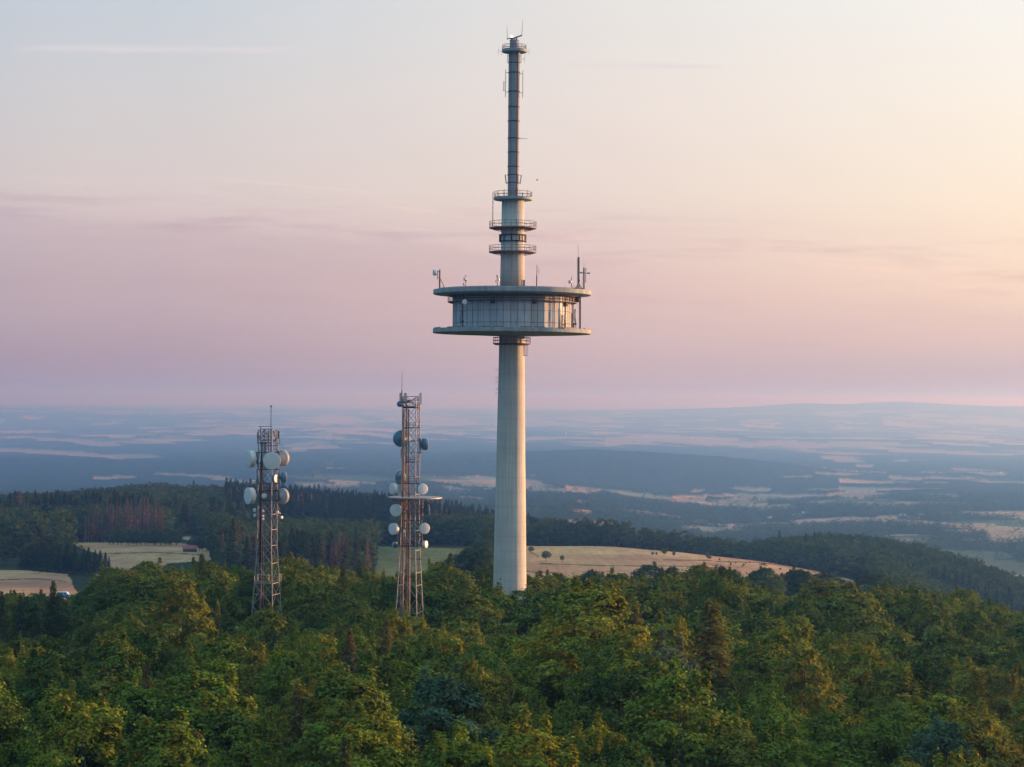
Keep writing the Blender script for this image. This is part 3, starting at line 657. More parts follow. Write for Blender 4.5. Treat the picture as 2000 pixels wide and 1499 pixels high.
# foreground forest: jittered hexagonal rows
cand = []
yy = 118.0; rowk = 0
while yy < 470:
    half = 0.30 * yy + 14; sp0 = float(np.interp(yy, [118, 250, 330, 380], [6.9, 7.2, 8.4, 9.4]))
    xx = -half + (rowk % 2) * sp0 / 2
    while xx < half:
        cand.append((xx + random.uniform(-0.3, 0.3) * sp0, yy + random.uniform(-0.28, 0.28) * sp0)); xx += sp0
    yy += sp0 * 0.87; rowk += 1
TREES = []
TOWER_X = P(999, 749.5, 367).x
mast_xy = [(P(520, 900, 345).x, 345.0), (P(801, 900, 332).x, 332.0), (TOWER_X, 367.0)]
special = [ # column, row of the top, distance, kind, label, tint, width
 (104, 1132, 395, 'spruce', 'tall dark spruce at the left edge beside the small car park', 'spruce', 1.35),
 (40, 1160, 400, 'spruce', 'dark spruce left of the tall spruce at the left edge', 'spruce', 1.2),
 (3, 1152, 392, 'spruce', 'dark spruce cut by the left edge of the picture', 'spruce', 1.3),
 (70, 1180, 380, 'spruce', 'shorter spruce between the two dark spruces at the left edge', 'spruce', 1.2),
 (285, 1292, 228, 'spruce', 'reddish brown dying spruce among green crowns at lower left', 'brown', 1.1),
 (425, 1172, 330, 'spruce', 'small pointed spruce left of the left lattice mast', 'larch', 0.9),
 (313, 1150, 350, 'spruce', 'thin brown tipped spruce in front of the dark crown at left', 'brown', 0.8),
 (880, 1078, 440, 'spruce', 'pointed dark spruce rising between the right lattice mast and the tower', 'spruce', 1.5),
 (757, 1205, 262, 'spruce', 'narrow brownish spruce just below the right lattice mast', 'brown', 0.9),
 (683, 1222, 252, 'spruce', 'brown spruce top lower left of the right lattice mast', 'brown', 1.1),
 (582, 1340, 200, 'spruce', 'browning spruce among green crowns at lower centre left', 'brown', 1.2),
 (612, 1352, 196, 'spruce', 'darker browning spruce beside its twin at lower centre left', 'brown', 1.0),
 (1388, 1166, 245, 'larch', 'broad golden green conifer standing tall right of the tower', 'larch', 2.1),
 (1240, 1178, 262, 'larch', 'reddish golden conifer between the tower and the broad conifer', 'larch', 1.5),
 (1410, 1102, 395, 'larch', 'dark broad conifer breaking the skyline right of the tower', 'spruce', 1.7),
 (1300, 1240, 235, 'leaf', 'grey green leafy tree left of the broad golden conifer', 'silver', 1.0),
 (1850, 1393, 196, 'leaf', 'blue green leafy tree among olive crowns at lower right', 'blue green', 0.9),
 (850, 1300, 205, 'leaf', 'blue green leafy tree below the tower in the lower forest', 'blue green', 1.0),
 (150, 1158, 455, 'leaf', 'bright green open crowned tree beside the small car park', 'fresh green', 0.95),
 (215, 1128, 440, 'leaf', 'dark round leafy tree right of the small car park', 'dark green', 1.5),
 (392, 1118, 420, 'leaf', 'broad olive tinted crown left of the left lattice mast', 'olive green', 1.7),
 (565, 1082, 432, 'leaf', 'round leafy tree with a sunlit rim right of the left mast', 'olive green', 1.3),
 (705, 1398, 176, 'leaf', 'yellow green crown with spiky shoots in the lower centre', 'yellow green', 1.0),
 (942, 1143, 352, 'leaf', 'leafy crown touching the left foot of the tower', 'mid green', 1.3),
 (990, 1160, 343, 'leaf', 'round leafy crown in front of the tower foot', 'fresh green', 1.3),
 (1058, 1170, 340, 'leaf', 'bushy green crown touching the right foot of the tower', 'mid green', 1.35),
 (800, 1190, 318, 'leaf', 'yellow green crown hiding the foot of the right lattice mast', 'yellow green', 1.15),
 (1640, 1131, 410, 'leaf', 'wide olive crown on the forest skyline at right', 'olive green', 1.6),
]
for (cx_, rt, D, kind, lab, tint, wd) in special:
    p = P(cx_, rt, D); gz_ = G(p.x, p.y); H = p.z - gz_
    TREES.append(dict(x=p.x, y=p.y, z=gz_, H=H, kind=kind, lab=lab, tint=tint, wd=wd, sp=True))
CX = np.array(cand)[:, 0]; CY = np.array(cand)[:, 1]; CZ = ground(CX, CY)
ipx, ipy = proj(CX, CY, CZ)
nlow = fbm(CX / 26, CY / 26, 201, 2)
ORD = list(TINTS)
for k in range(len(cand)):
    x, y, z = CX[k], CY[k], CZ[k]
    if any((x - a) ** 2 + (y - b_) ** 2 < (5.2 if i < 2 else 6.5) ** 2 for i, (a, b_) in enumerate(mast_xy)): continue
    if 290 < y < 490 and 112 < ipx[k] < 182: continue
    if any(s_.get('sp') and (x - s_['x']) ** 2 + (y - s_['y']) ** 2 < (3.6 * max(1, s_['wd'])) ** 2 for s_ in TREES[:len(special)]): continue
    H = 20.4 + random.gauss(0, 3.0) + (nlow[k] - 0.5) * 5
    sky_r = np.interp(ipx[k], SKX, SKR) + random.uniform(0, 22)
    if y > 370: sky_r += random.uniform(-2, 10)
    zmax = P(ipx[k], sky_r, y).z; zt = z + H
    if y > 355: zt = max(zt, P(ipx[k], sky_r + 14, y).z)
    zt = min(zt, zmax)
    if 100 < ipx[k] < 192 and y <= 292: zt = min(zt, P(ipx[k], 1268 + random.uniform(0, 15), y).z)
    if 755 < ipx[k] < 845 and 255 < y < 333: zt = min(zt, P(ipx[k], 1196, y).z)
    if 488 < ipx[k] < 556 and 265 < y < 346: zt = min(zt, P(ipx[k], 1182, y).z)
    if ipx[k] < 135 and 225 < y < 388: zt = min(zt, P(ipx[k], 1238 + random.uniform(0, 30), y).z)
    H = zt - z
    if H < 8: continue
    r_ = random.random(); kind = 'leaf' if r_ > 0.022 else 'spruce'
    bx = (ipx[k] - 1000) / 1000
    tw = [0.8 + 0.9 * max(0, bx) + 0.3, 1.3 - 0.4 * bx, 0.8 - 0.3 * bx, 0.8 + 1.2 * max(0, bx), 1.2 - 0.7 * max(0, bx)]
    tint = random.choices(ORD, tw)[0] if kind == 'leaf' else random.choice(['spruce', 'brown'])
    TREES.append(dict(x=x, y=y, z=z, H=H, kind=kind, lab=None, tint=tint, wd=random.uniform(0.85, 1.22), sp=False, px=ipx[k]))
vis = [t_ for t_ in TREES if t_['sp']]
rest = []
for t_ in sorted([q for q in TREES if not q['sp']], key=lambda q: q['y']):
    _, rtop = proj(np.array([t_['x']]), np.array([t_['y']]), np.array([t_['z'] + t_['H']]))
    if -30 < t_['px'] < 2030 and rtop[0] < 1490 and len(vis) < 285: vis.append(t_)
    else: rest.append(t_)
def zone(px_):
    for a, s_ in ((330, 'near the left picture edge'), (660, 'below the left lattice mast'), (900, 'below the right lattice mast'),
                  (1130, 'below the concrete tower'), (1500, 'just right of the concrete tower'), (1780, 'well right of the concrete tower')):
        if px_ < a: return s_
    return 'near the right picture edge'
def depth(y):
    return 'front rows' if y < 180 else 'second belt' if y < 215 else 'middle belt' if y < 260 else 'upper belt'
for t_ in vis:
    rt = random.uniform(0, 6.28)
    if t_['kind'] == 'leaf':
        cm, tm, H0, _ = random.choice(BROAD if t_['wd'] > 1.25 or t_['y'] > 340 else YOUNG); nm = 'leafy_tree'; cat = 'tree'
        lab = t_['lab'] or '%s leafy crown, %s of forest, %s' % (t_['tint'], depth(t_['y']), zone(t_['px']))
    else:
        cm, tm, H0, _ = random.choice(CON); nm = 'spruce_tree' if t_['kind'] == 'spruce' else 'broad_conifer'; cat = 'conifer'
        lab = t_['lab'] or '%s spruce, %s of forest, %s' % ('browning' if t_['tint'] == 'brown' else 'dark green', depth(t_['y']), zone(t_['px']))
    place_tree(nm, cm, tm, (t_['x'], t_['y'], t_['z']), H0, t_['H'], rt, lab, cat, 'trees of the foreground forest', L[t_['tint']], t_['wd'])
PR = [b_[0] for b_ in YOUNG] + [b_[0] for b_ in BROAD] + [c_[0] for c_ in CON]
nY, nB = len(YOUNG), len(BROAD)
def pick(q):
    if q['kind'] != 'leaf': return nY + nB + random.randrange(3)
    return nY + random.randrange(nB) if random.random() < (q['y'] - 290) / 60 else random.randrange(nY)
scatter('forest', 'green canopy of the foreground forest filling in behind its nearer trees', PR,
        [(q['x'], q['y'], q['z']) for q in rest], [pick(q) for q in rest],
        np.array([q['H'] / 21.5 for q in rest]), np.array([q['wd'] for q in rest]), np.array([random.uniform(0, 6.28) for q in rest]))

# ------------------------------------------------------------------ woods of the middle distance
def wood(name, label, n, d0, d1, x0, x1, dens_fn):
    u = RS.uniform(size=n); y = np.sqrt(d0 ** 2 + u * (d1 ** 2 - d0 ** 2)); tt = RS.uniform(x0, x1, n)
    x = (tt - 1000) / F * y; z = ground(x, y)
    c, f_, px, py = cover(x, y, z)
    return dens_fn(x, y, z, c, f_, px, py)
pts = []; idx = []; scl = []; wid = []
protos = MC_ + MB_ + MD_
def take(x, y, z, kind, s, wd=1.0):
    pts.append(np.stack([x, y, z], -1)); idx.append(kind); scl.append(s); wid.append(wd if isinstance(wd, np.ndarray) else np.full(len(x), wd))
def f_mid(x, y, z, c, f_, px, py):
    y0 = np.interp(px, [-300, 125, 150, 400, 430, 715, 740, 925, 950, 1000, 1010, 1700, 1725], [965, 965, 1150, 1160, 800, 820, 1200, 1200, 960, 960, 1240, 1240, 760])
    keep = (f_ > 0.5) & (y > y0)
    x, y, z, px, py = x[keep], y[keep], z[keep], px[keep], py[keep]
    nn = fbm(x / 90, y / 140, 301, 3); r = RS.uniform(size=len(x))
    conf = nn + (r - 0.5) * 0.18 > np.where(px > 1250, 0.68, np.where((px < 440) & (y > 1300), 0.80, np.where(px < 130, 0.60, np.where(y > 1380, 0.40, 0.56))))
    deadp = (fbm(x / 60, y / 60, 311, 2) > 0.70) & (RS.uniform(size=len(x)) < 0.6)
    kind = np.where(conf, RS.randint(0, 3, len(x)), 3 + RS.randint(0, 3, len(x)))
    kind = np.where(conf & deadp, 6 + RS.randint(0, 2, len(x)), kind)
    s = np.where(conf, RS.uniform(0.72, 1.08, len(x)), RS.uniform(0.7, 1.0, len(x)))
    s = np.where((px > 1230) & (px < 1480) & (y < 1600), s * 0.85, s); s = np.where((px > 1500) & (y < 1700), np.maximum(s, 0.95) * 1.05, s)
    cl = (px > 540) & (px < 775) & (y > 1240) & (y < 1430) | (px > 330) & (px < 480) & (y > 1160) & (y < 1260); s = np.where(cl, s * 0.4, s); kind = np.where(cl & (RS.uniform(size=len(x)) < 0.85), 3 + RS.randint(0, 3, len(x)), kind)
    s = np.where((px > 470) & (px < 760) & (y < 1350), s * 0.8, s)
    take(x, y, z, kind, s, RS.uniform(0.85, 1.25, len(x)) * np.where(kind < 3, 1.25, 1.0))
wood('w', '', 24000, 700, 1900, -250, 2300, f_mid)
pts = np.concatenate(pts); idx = np.concatenate(idx); scl = np.concatenate(scl); wid = np.concatenate(wid)
scatter('hillside_wood', 'dark mixed wood covering the low hill behind the fields', protos, pts, idx, scl, wid, RS.uniform(0, 6.28, len(pts)))
pts = []; idx = []; scl = []; wid = []
def f_far(x, y, z, c, f_, px, py):
    keep = (f_ > 0.5) | (RS.uniform(size=len(x)) < 0.035)
    keep &= (RS.uniform(size=len(x)) < 0.9)
    x, y, z = x[keep], y[keep], z[keep]
    k = RS.randint(0, 3, len(x)); take(x, y, z, k, RS.uniform(0.42, 0.78, len(x)), RS.uniform(1.2, 2.1, len(x)))
wood('w', '', 46000, 1900, 5600, -150, 2150, f_far)
pts = np.concatenate(pts); idx = np.concatenate(idx); scl = np.concatenate(scl); wid = np.concatenate(wid)
scatter('valley_woods', 'blue green woods and hedges spread over the valley beyond the hill', ML_, pts, idx, scl, wid, RS.uniform(0, 6.28, len(pts)))

# single trees one can tell apart in the middle distance
def mid_tree(name, cx_, row_base, D, Hpx, kind, label, cat='tree', group=None, wide=1.0, mat=None):
    p = P(cx_, row_base, D); z = G(p.x, p.y); H = Hpx * D / F
    if kind == 'leaf':
        q_ = random.choice(BROAD); cm, tm, H0 = q_[0], q_[1], q_[2]; mat = mat or L['hedge']
    elif kind == 'dead': cm, tm, H0 = random.choice(MD_), MTD_, 23
    else: cm, tm, H0 = random.choice(MC_), MT_, 24
    if 'hedge' in name: z -= 0.22 * H; H *= 1.2
    return place_tree(name, cm, tm, (p.x, p.y, z), H0, H, random.uniform(0, 6.28), label, cat, group, mat, wide)
FG = 'trees and bushes in the tan field'
mid_tree('field_tree', 1066, 1101, 1010, 21, 'leaf', 'lone round dark tree in the tan field just right of the tower', wide=1.9)
mid_tree('field_tree', 1098, 1102, 1000, 15, 'leaf', 'small pale green tree beside the round tree in the tan field', wide=1.1)
mid_tree('field_bush', 1037, 1082, 1100, 13, 'leaf', 'bush at the edge of the tan field touching the tower', 'bush', wide=1.9)
for k, (cx_, rb, hp, wd, lab) in enumerate([(1297, 1080, 17, 1.5, 'rounded tree at the far edge of the tan field'), (1274, 1077, 8, 1.6, 'small bush left of the rounded tree at the far field edge'),
        (1282, 1078, 8, 1.2, 'dark small bush touching the rounded tree at the far field edge'), (1316, 1080, 12, 1.2, 'pale tree right of the rounded tree at the far field edge'),
        (1381, 1086, 18, 0.9, 'slender pale green tree against the dark strip wood'), (1385, 1092, 9, 1.8, 'dark bush at the foot of the slender pale green tree'),
        (1405, 1096, 6, 1.3, 'tiny bush right of the slender pale green tree'), (1433, 1105, 8, 1.2, 'lone bush in the middle of the sloping tan field'),
        (1458, 1105, 6, 1.0, 'tiny bush right of the lone bush in the sloping field'), (1474, 1107, 10, 1.9, 'wide dark bush in the sloping tan field'),
        (1488, 1103, 7, 1.0, 'narrow bush right of the wide dark bush'), (1427, 1116, 8, 1.3, 'dark bush low in the sloping tan field'),
        (1435, 1120, 6, 1.0, 'tiny bush beside the dark bush low in the field'), (1495, 1118, 8, 1.1, 'bush in the lower right of the sloping field'),
        (1537, 1108, 9, 1.0, 'small upright bush near the wooded hill'), (1555, 1112, 8, 1.7, 'low bush beside the upright bush near the wooded hill'), (1579, 1113, 11, 1.2, 'rounded bush closest to the wooded hill')]):
    mid_tree('field_bush' if hp < 12 else 'field_tree', cx_, rb, 1090 if rb < 1100 else 980, hp, 'leaf', lab, 'bush' if hp < 12 else 'tree', FG, wd)
for k, (cx_, rt, D, wd, lab) in enumerate([(1270, 1101, 640, 1.6, 'blue green tree poking above the forest skyline below the tan field'), (1250, 1107, 640, 1.0, 'spiky dark tree left of the blue green tree on the skyline'),
        (1312, 1101, 640, 1.5, 'dome shaped tree right of the blue green tree on the skyline'), (1158, 1113, 640, 1.6, 'pale grey tree top just above the skyline right of the tower'),
        (1405, 1108, 650, 1.3, 'hazy tree behind the skyline near the broad conifer'), (1470, 1112, 660, 1.8, 'hazy round tree behind the skyline at the field edge'),
        (1493, 1112, 660, 1.3, 'hazy pale tree right of the round one behind the skyline'), (1535, 1112, 680, 1.2, 'hazy round tree low in the sloping field'),
        (1554, 1110, 680, 1.3, 'brownish hazy tree between two round ones low in the field'), (1570, 1118, 680, 1.1, 'small hazy tree right of the brownish one low in the field'),
        (1615, 1118, 700, 2.2, 'wide hazy bush mass just above the right skyline'), (1705, 1120, 720, 2.0, 'rounded hazy crown below the wooded hill'),
        (903, 1082, 640, 1.6, 'grey blue round tree just left of the tower'), (935, 1052, 660, 1.0, 'tall olive tree left of the tower beside the green field'),
        (950, 1068, 640, 1.0, 'grey slender tree touching the left of the tower'), (918, 1072, 640, 0.8, 'grey feathery tree beside the round one left of the tower'),
        (610, 1098, 620, 1.2, 'leafy tree top behind the skyline between the two masts'), (845, 1095, 600, 1.0, 'small hazy spruce left of the pointed dark spruce'),
        (855, 1097, 600, 1.0, 'second small hazy spruce by the pointed dark spruce')]):
    p = P(cx_, rt, D); z = G(p.x, p.y)
    leafk = 'spruce' not in lab and 'spiky' not in lab
    cm, H0 = (random.choice(BROAD)[0], 21) if leafk else (random.choice(CON)[0], 23)
    place_tree('edge_tree' if leafk else 'edge_spruce', cm, MT_, (p.x, p.y, z), H0, p.z - z, random.uniform(0, 6.28), lab, 'tree' if leafk else 'conifer', 'trees behind the forest skyline', L['farleaf'] if leafk else L['farconifer'], wd)
for k in range(26):
    cx_ = random.uniform(1410, 1640); rb = np.interp(cx_, [1400, 1500, 1640], [1090, 1097, 1118]) + random.uniform(2, 22)
    mid_tree('field_bush', cx_, rb, np.interp(rb, [1090, 1140], [1130, 940]), random.uniform(3.5, 7), 'leaf', 'small scrub bush dotted over the sloping orange field at right', 'bush', 'scrub bushes of the orange field', random.uniform(1.0, 1.8))
# clump of dark pines beside the left field
for k, (cx_, rt, wd) in enumerate([(45, 1072, 1.4), (60, 1062, 1.5), (74, 1055, 1.4), (88, 1060, 1.5), (103, 1066, 1.5), (118, 1062, 1.4), (132, 1060, 1.3), (146, 1064, 1.2), (164, 1070, 1.2), (173, 1068, 1.2), (186, 1073, 0.9), (196, 1074, 1.2), (206, 1078, 1.2), (213, 1086, 0.9)]):
    D = 880 - k * 3; p = P(cx_, rt, D); z = G(p.x, p.y)
    q_ = random.choice(CON)
    place_tree('pine_tree', q_[0], q_[1], (p.x, p.y, z), q_[2], p.z - z, random.uniform(0, 6.28),
               'dark conifer of the clump beside the left field, %s' % ('near its lit pale tree end' if k < 4 else 'in its tall middle' if k < 8 else 'in its low right end'), 'conifer', 'dark conifers beside the left field', L['farconifer'], wd * 1.5)
for k, (cx_, rt, wd, lab) in enumerate([(5, 1052, 1.6, 'feathery olive tree at the left edge behind the orange field'), (22, 1048, 1.4, 'sunlit olive tree left of the dark conifer clump'), (12, 1075, 1.1, 'slender grey tree standing at the orange field edge'),
                                   (62, 1046, 1.2, 'sunlit leafy top just behind the dark conifer clump'), (116, 1040, 1.3, 'sunlit round top behind the middle of the conifer clump'), (142, 1042, 1.1, 'pale olive top behind the conifer clump')]):
    D = 905; p = P(cx_, rt, D); z = G(p.x, p.y)
    place_tree('field_edge_tree', random.choice(MB_), MT_, (p.x, p.y, z), 20, p.z - z, random.uniform(0, 6.28), lab, 'tree', 'leafy trees by the conifer clump', None, wd)
# dying reddish spruces in front of the hill wood
for k in range(26):
    cx_ = 168 + k * 5.9 + random.uniform(-2, 2); D = 1135 + random.uniform(-14, 14)
    mid_tree('dead_spruce', cx_, 1052, D, random.uniform(68, 92) * (0.75 + 0.25 * min(1, k / 8)), 'dead', 'dying reddish brown spruce in the stand above the left field', 'conifer', 'dying spruces above the left field', 0.85)
for k in range(9):
    cx_ = 655 + k * 5.5 + random.uniform(-2, 2)
    mid_tree('dead_spruce', cx_, 1080, 1080 + random.uniform(-10, 10), random.uniform(30, 52), 'dead', 'bare pale spruce in the stand between the two masts', 'conifer', 'bare spruces between the masts', 0.7)
mid_tree('dead_spruce', 330, 1060, 1120, 42, 'dead', 'single bright reddish spruce right of the dying stand', 'conifer', None, 0.7)
for k in range(30):
    cx_ = 215 + k * 7.6 + random.uniform(-3, 3) if k < 18 else 380 + (k - 18) * 9 + random.uniform(-3, 3)
    lab_ = 'leafy tree in the hedge along the top of the left field' if k < 18 else 'leafy tree in the clump behind the red roofed barn'
    mid_tree('hedge_tree', cx_, 1062 if k < 18 else 1078, 1100 if k < 18 else 1030, random.uniform(24, 34), 'leaf', lab_, 'tree', 'hedge trees along the left field', 1.3)

# ------------------------------------------------------------------ concrete telecommunication tower
DT = 367.0; S = DT / F
AX = TOWER_X
def tz(row): return P(1000 - (row - 749.5) * ROLL, row, DT).z
base = Vector((AX, DT, G(AX, DT)))
tower = empty('telecom_tower', base, 'tall slender concrete telecommunication tower with a round two disc pod', 'tower')
M['shaft'] = concrete('board_marked_concrete', (0.55, 0.56, 0.53), 0.35, 2.6, AX, DT, 1.3)
M['disc'] = concrete('slab_concrete', (0.31, 0.36, 0.38), 0.0, 50.0, AX, DT, 1.1, 18)
M['tube'] = concrete('painted_grey_tube', (0.27, 0.30, 0.325), 0.0, 2.5, AX, DT, 0.4)
def TB(mb, name, mat, parent=None): return mb.build(name, mat, parent or tower, base)
def C(row): return Vector((AX, DT, tz(row)))
def tp(x, row, off=0.0): return P(x, row, DT + off)
# shaft
prof = [(31.0 + 9, 1403), (36.0, 1260), (33.2, 1175), (31.6, 1100), (30.1, 1000), (28.2, 900), (26.8, 800), (25.4, 720), (24.8, 660), (24.8, 652)]
mb = MB(); mb.lathe((AX, DT, 0), [(r * S, tz(rw) - (4 if i == 0 else 0)) for i, (r, rw) in enumerate(prof)], 64); TB(mb, 'shaft', M['shaft'])
# shaft gallery below the pod
mb = MB(); mb.lathe((AX, DT, 0), [(24.5 * S, tz(674.6)), (33 * S, tz(674.6)), (37 * S, tz(671.8)), (37 * S, tz(671)), (24.5 * S, tz(671))], 40, smooth=False); sg = TB(mb, 'shaft_gallery', M['rust'])
mb = MB(); mb.rail(C(671), 36.4 * S, 11 * S, 16, 2, 0.05); TB(mb, 'railing', M['rust'], sg)
mb = MB()
lx0, ly0 = AX + 24.5 * S, DT - 8 * S
for (ox, oy) in ((0, 0), (5.5 * S, 0), (0, 4 * S), (5.5 * S, 4 * S)): mb.bar((lx0 + ox, ly0 + oy, tz(674)), (lx0 + ox, ly0 + oy, tz(695)), 0.04, 4)
for k in range(7):
    z = tz(676 + k * 3.1); mb.bar((lx0, ly0, z), (lx0 + 5.5 * S, ly0, z), 0.035, 4); mb.bar((lx0, ly0 + 4 * S, z), (lx0 + 5.5 * S, ly0 + 4 * S, z), 0.03, 4)
mb.bar((lx0 - 5 * S, ly0, tz(674)), (lx0 - 5 * S, ly0, tz(695)), 0.07, 4); mb.bar((lx0 - 8 * S, ly0, tz(695)), (lx0 + 6 * S, ly0, tz(695)), 0.06, 4)
TB(mb, 'ladder_cage', M['rust'], sg)
# brackets up the shaft
for rw in (722, 738, 746, 760, 768):
    mb = MB(); mb.bar((AX - 26 * S, DT, tz(rw)), (AX - 30.5 * S, DT, tz(rw)), 0.05, 4); mb.bar((AX - 30.3 * S, DT, tz(rw)), (AX - 30.3 * S, DT, tz(rw + 5)), 0.03, 4); TB(mb, 'bracket', M['rust'])
# pod floor and roof
mb = MB(); mb.lathe((AX, DT, 0), [(24.9 * S, tz(657.5)), (100 * S, tz(654.2)), (153.6 * S, tz(652.4)), (154.6 * S, tz(651.6)), (154.6 * S, tz(644.2)), (150.5 * S, tz(643.7)), (24.9 * S, tz(643.7))], 96, smooth=False); fl = TB(mb, 'pod_floor', M['disc'])
mb = MB()
for i in range(36):
    a = 2 * math.pi * i / 36
    if i % 3: mb.box((AX + math.cos(a) * 151.5 * S, DT + math.sin(a) * 151.5 * S, tz(643.1)), (0.28, 1.9, 0.14), a)
TB(mb, 'kerb', M['rust'], fl)
mb = MB(); mb.lathe((AX, DT, 0), [(100 * S, tz(580.6)), (122 * S, tz(579.6)), (153.2 * S, tz(576.9)), (154.4 * S, tz(576.0)), (154.4 * S, tz(568.2)), (150 * S, tz(567.2)), (24 * S, tz(566.4))], 96, smooth=False); rf = TB(mb, 'pod_roof', M['disc'])
mb = MB(); mb.lathe((AX, DT, 0), [(24.3 * S, tz(566.3)), (146 * S, tz(566.9)), (146 * S, tz(566.2)), (24.3 * S, tz(565.6))], 72, smooth=False); TB(mb, 'roof_covering', M['rust'], rf)
# faceted pod wall: 18 facets, three panels each
pw = bpy.data.materials.new('pod_cladding'); pw.use_nodes = True; t = NT(pw.node_tree); b = t.n['Principled BSDF']
b.inputs['Roughness'].default_value = 0.6; b.inputs['Specular IOR Level'].default_value = 0.25
g = t.new('ShaderNodeNewGeometry'); nn = t.noise(g.outputs['Position'], 0.5, 4, 0.6)
s_ = t.new('ShaderNodeSeparateXYZ'); t.l.new(g.outputs['Position'], s_.inputs[0])
a_ = t.math('ARCTAN2', t.math('SUBTRACT', s_.outputs[1], DT), t.math('SUBTRACT', s_.outputs[0], AX))
stk = t.noise(t.xyz(t.math('MULTIPLY', a_, 14.0), 0.0, t.math('MULTIPLY', s_.outputs[2], 0.12)), 1.5, 4, 0.6)
hs = t.new('ShaderNodeHueSaturation'); hs.inputs['Color'].default_value = (0.47, 0.50, 0.51, 1)
wn_ = t.new('ShaderNodeTexWhiteNoise', noise_dimensions='1D'); t.l.new(t.math('FLOOR', t.math('MULTIPLY', t.math('SUBTRACT', a_, math.atan2(-math.cos(R(-8)), math.sin(R(-8)))), 54 / (2 * math.pi))), wn_.inputs['W'])
t.l.new(t.math('MULTIPLY', t.math('MULTIPLY', t.rng(nn, 0.3, 0.7, 0.9, 1.1), t.rng(stk, 0.3, 0.7, 0.86, 1.08)), t.rng(wn_.outputs['Value'], 0, 1, 0.86, 1.1)), hs.inputs['Value']); t.l.new(hs.outputs[0], b.inputs['Base Color'])
NF = 18; RW = 115.5 * S; z0, z1 = tz(643.6), tz(580.9)
ang0 = math.atan2(-math.cos(R(-8)), math.sin(R(-8)))
mb = MB(); mb.lathe((AX, DT, 0), [(RW, z0), (RW, z1)], NF, ang0, False); wall = TB(mb, 'pod_wall', pw)
mb = MB()
def vtx(i, r=RW): a = ang0 + 2 * math.pi * i / NF; return Vector((AX + r * math.cos(a), DT + r * math.sin(a), 0))
for i in range(NF):
    p0, p1 = vtx(i, RW + 0.03), vtx(i + 1, RW + 0.03)
    for k in range(3):
        q = p0.lerp(p1, k / 3); mb.bar((q.x, q.y, z0), (q.x, q.y, z1), 0.032, 4)
    for rw in (610.5, 633.2):
        mb.bar((p0.x, p0.y, tz(rw)), (p1.x, p1.y, tz(rw)), 0.03 if rw < 620 else 0.045, 4)
TB(mb, 'panel_joint', M['joint'], wall)
for a_deg, rr in ((-18.5, 594), (21.5, 594), (64, 596.5)):
    mb = MB(); a = R(a_deg); c = Vector((AX + (RW + 0.1) * math.sin(a), DT - (RW + 0.1) * math.cos(a), tz(rr)))
    mb.box(c, (0.62, 0.35, 0.72), a); mb.box(c + Vector((0, 0, 0.4)), (0.75, 0.5, 0.1), a); TB(mb, 'window', M['glassdark'], wall)
# gallery round the wall, under the roof
mb = MB(); mb.lathe((AX, DT, 0), [(116.3 * S, tz(592.2)), (126 * S, tz(592.2)), (126 * S, tz(591.1)), (116.3 * S, tz(591.1))], 60, smooth=False)
wg = TB(mb, 'wall_gallery', M['rust'])
mb = MB(); mb.rail(C(591), 125.6 * S, 11.0 * S, 60, 3, 0.035); TB(mb, 'railing', M['rust'], wg)
mb = MB()
for i in range(36):
    a = 2 * math.pi * i / 36; q = Vector((AX + 116 * S * math.cos(a), DT + 116 * S * math.sin(a), 0)); q2 = Vector((AX + 126 * S * math.cos(a), DT + 126 * S * math.sin(a), 0))
    mb.bar((q.x, q.y, tz(594.5)), (q2.x, q2.y, tz(592.3)), 0.04, 4)
mb.ring(C(582.5), 117.5 * S, 0.06, 60, 4); mb.ring(C(586.5), 117.2 * S, 0.05, 60, 4); TB(mb, 'bracket', M['dark'], wg)
# upper shaft
mb = MB(); mb.lathe((AX, DT, 0), [(24.2 * S, tz(567)), (23.2 * S, tz(495)), (21.8 * S, tz(388))], 56); us = TB(mb, 'upper_shaft', M['shaft'])
mb = MB(); mb.bar((AX + 7.5 * S, DT - 22.6 * S, tz(492)), (AX + 7.5 * S, DT - 21.8 * S, tz(430)), 0.07, 5); mb.bar((AX - 1.5 * S, DT - 23.6 * S, tz(560)), (AX - 1.5 * S, DT - 23 * S, tz(450)), 0.05, 5); TB(mb, 'pipe', M['steel'], us)
# ring platforms
def platform(row0, row1, rp, rin, railh, mat, posts=18, rails=2, nm='ring_platform'):
    m_ = MB(); m_.lathe((AX, DT, 0), [(rin * S, tz(row0 + 1.2)), ((rp - 1.5) * S, tz(row0)), (rp * S, tz(row0 - 0.6)), (rp * S, tz(row1)), (rin * S, tz(row1))], 48, smooth=False)
    o = TB(m_, nm, mat); m_ = MB(); m_.rail(C(row1), (rp - 0.6) * S, railh * S, posts, rails, 0.042); TB(m_, 'railing', M['rust'], o); return o
pa = platform(391.8, 386.2, 37.8, 21, 10.5, M['disc'], 14)
pb = platform(447.5, 445.2, 46.4, 21.5, 11.5, M['rust'], 22)
pc = platform(494.6, 492.3, 46.4, 22.5, 11.5, M['rust'], 22)
for po, rw in ((pb, 448), (pc, 495)):
    mb = MB()
    for i in range(12):
        a = 2 * math.pi * i / 12; mb.bar((AX + 22.5 * S * math.cos(a), DT + 22.5 * S * math.sin(a), tz(rw + 4.5)), (AX + 43 * S * math.cos(a), DT + 43 * S * math.sin(a), tz(rw)), 0.06, 4)
    TB(mb, 'bracket', M['rust'], po)
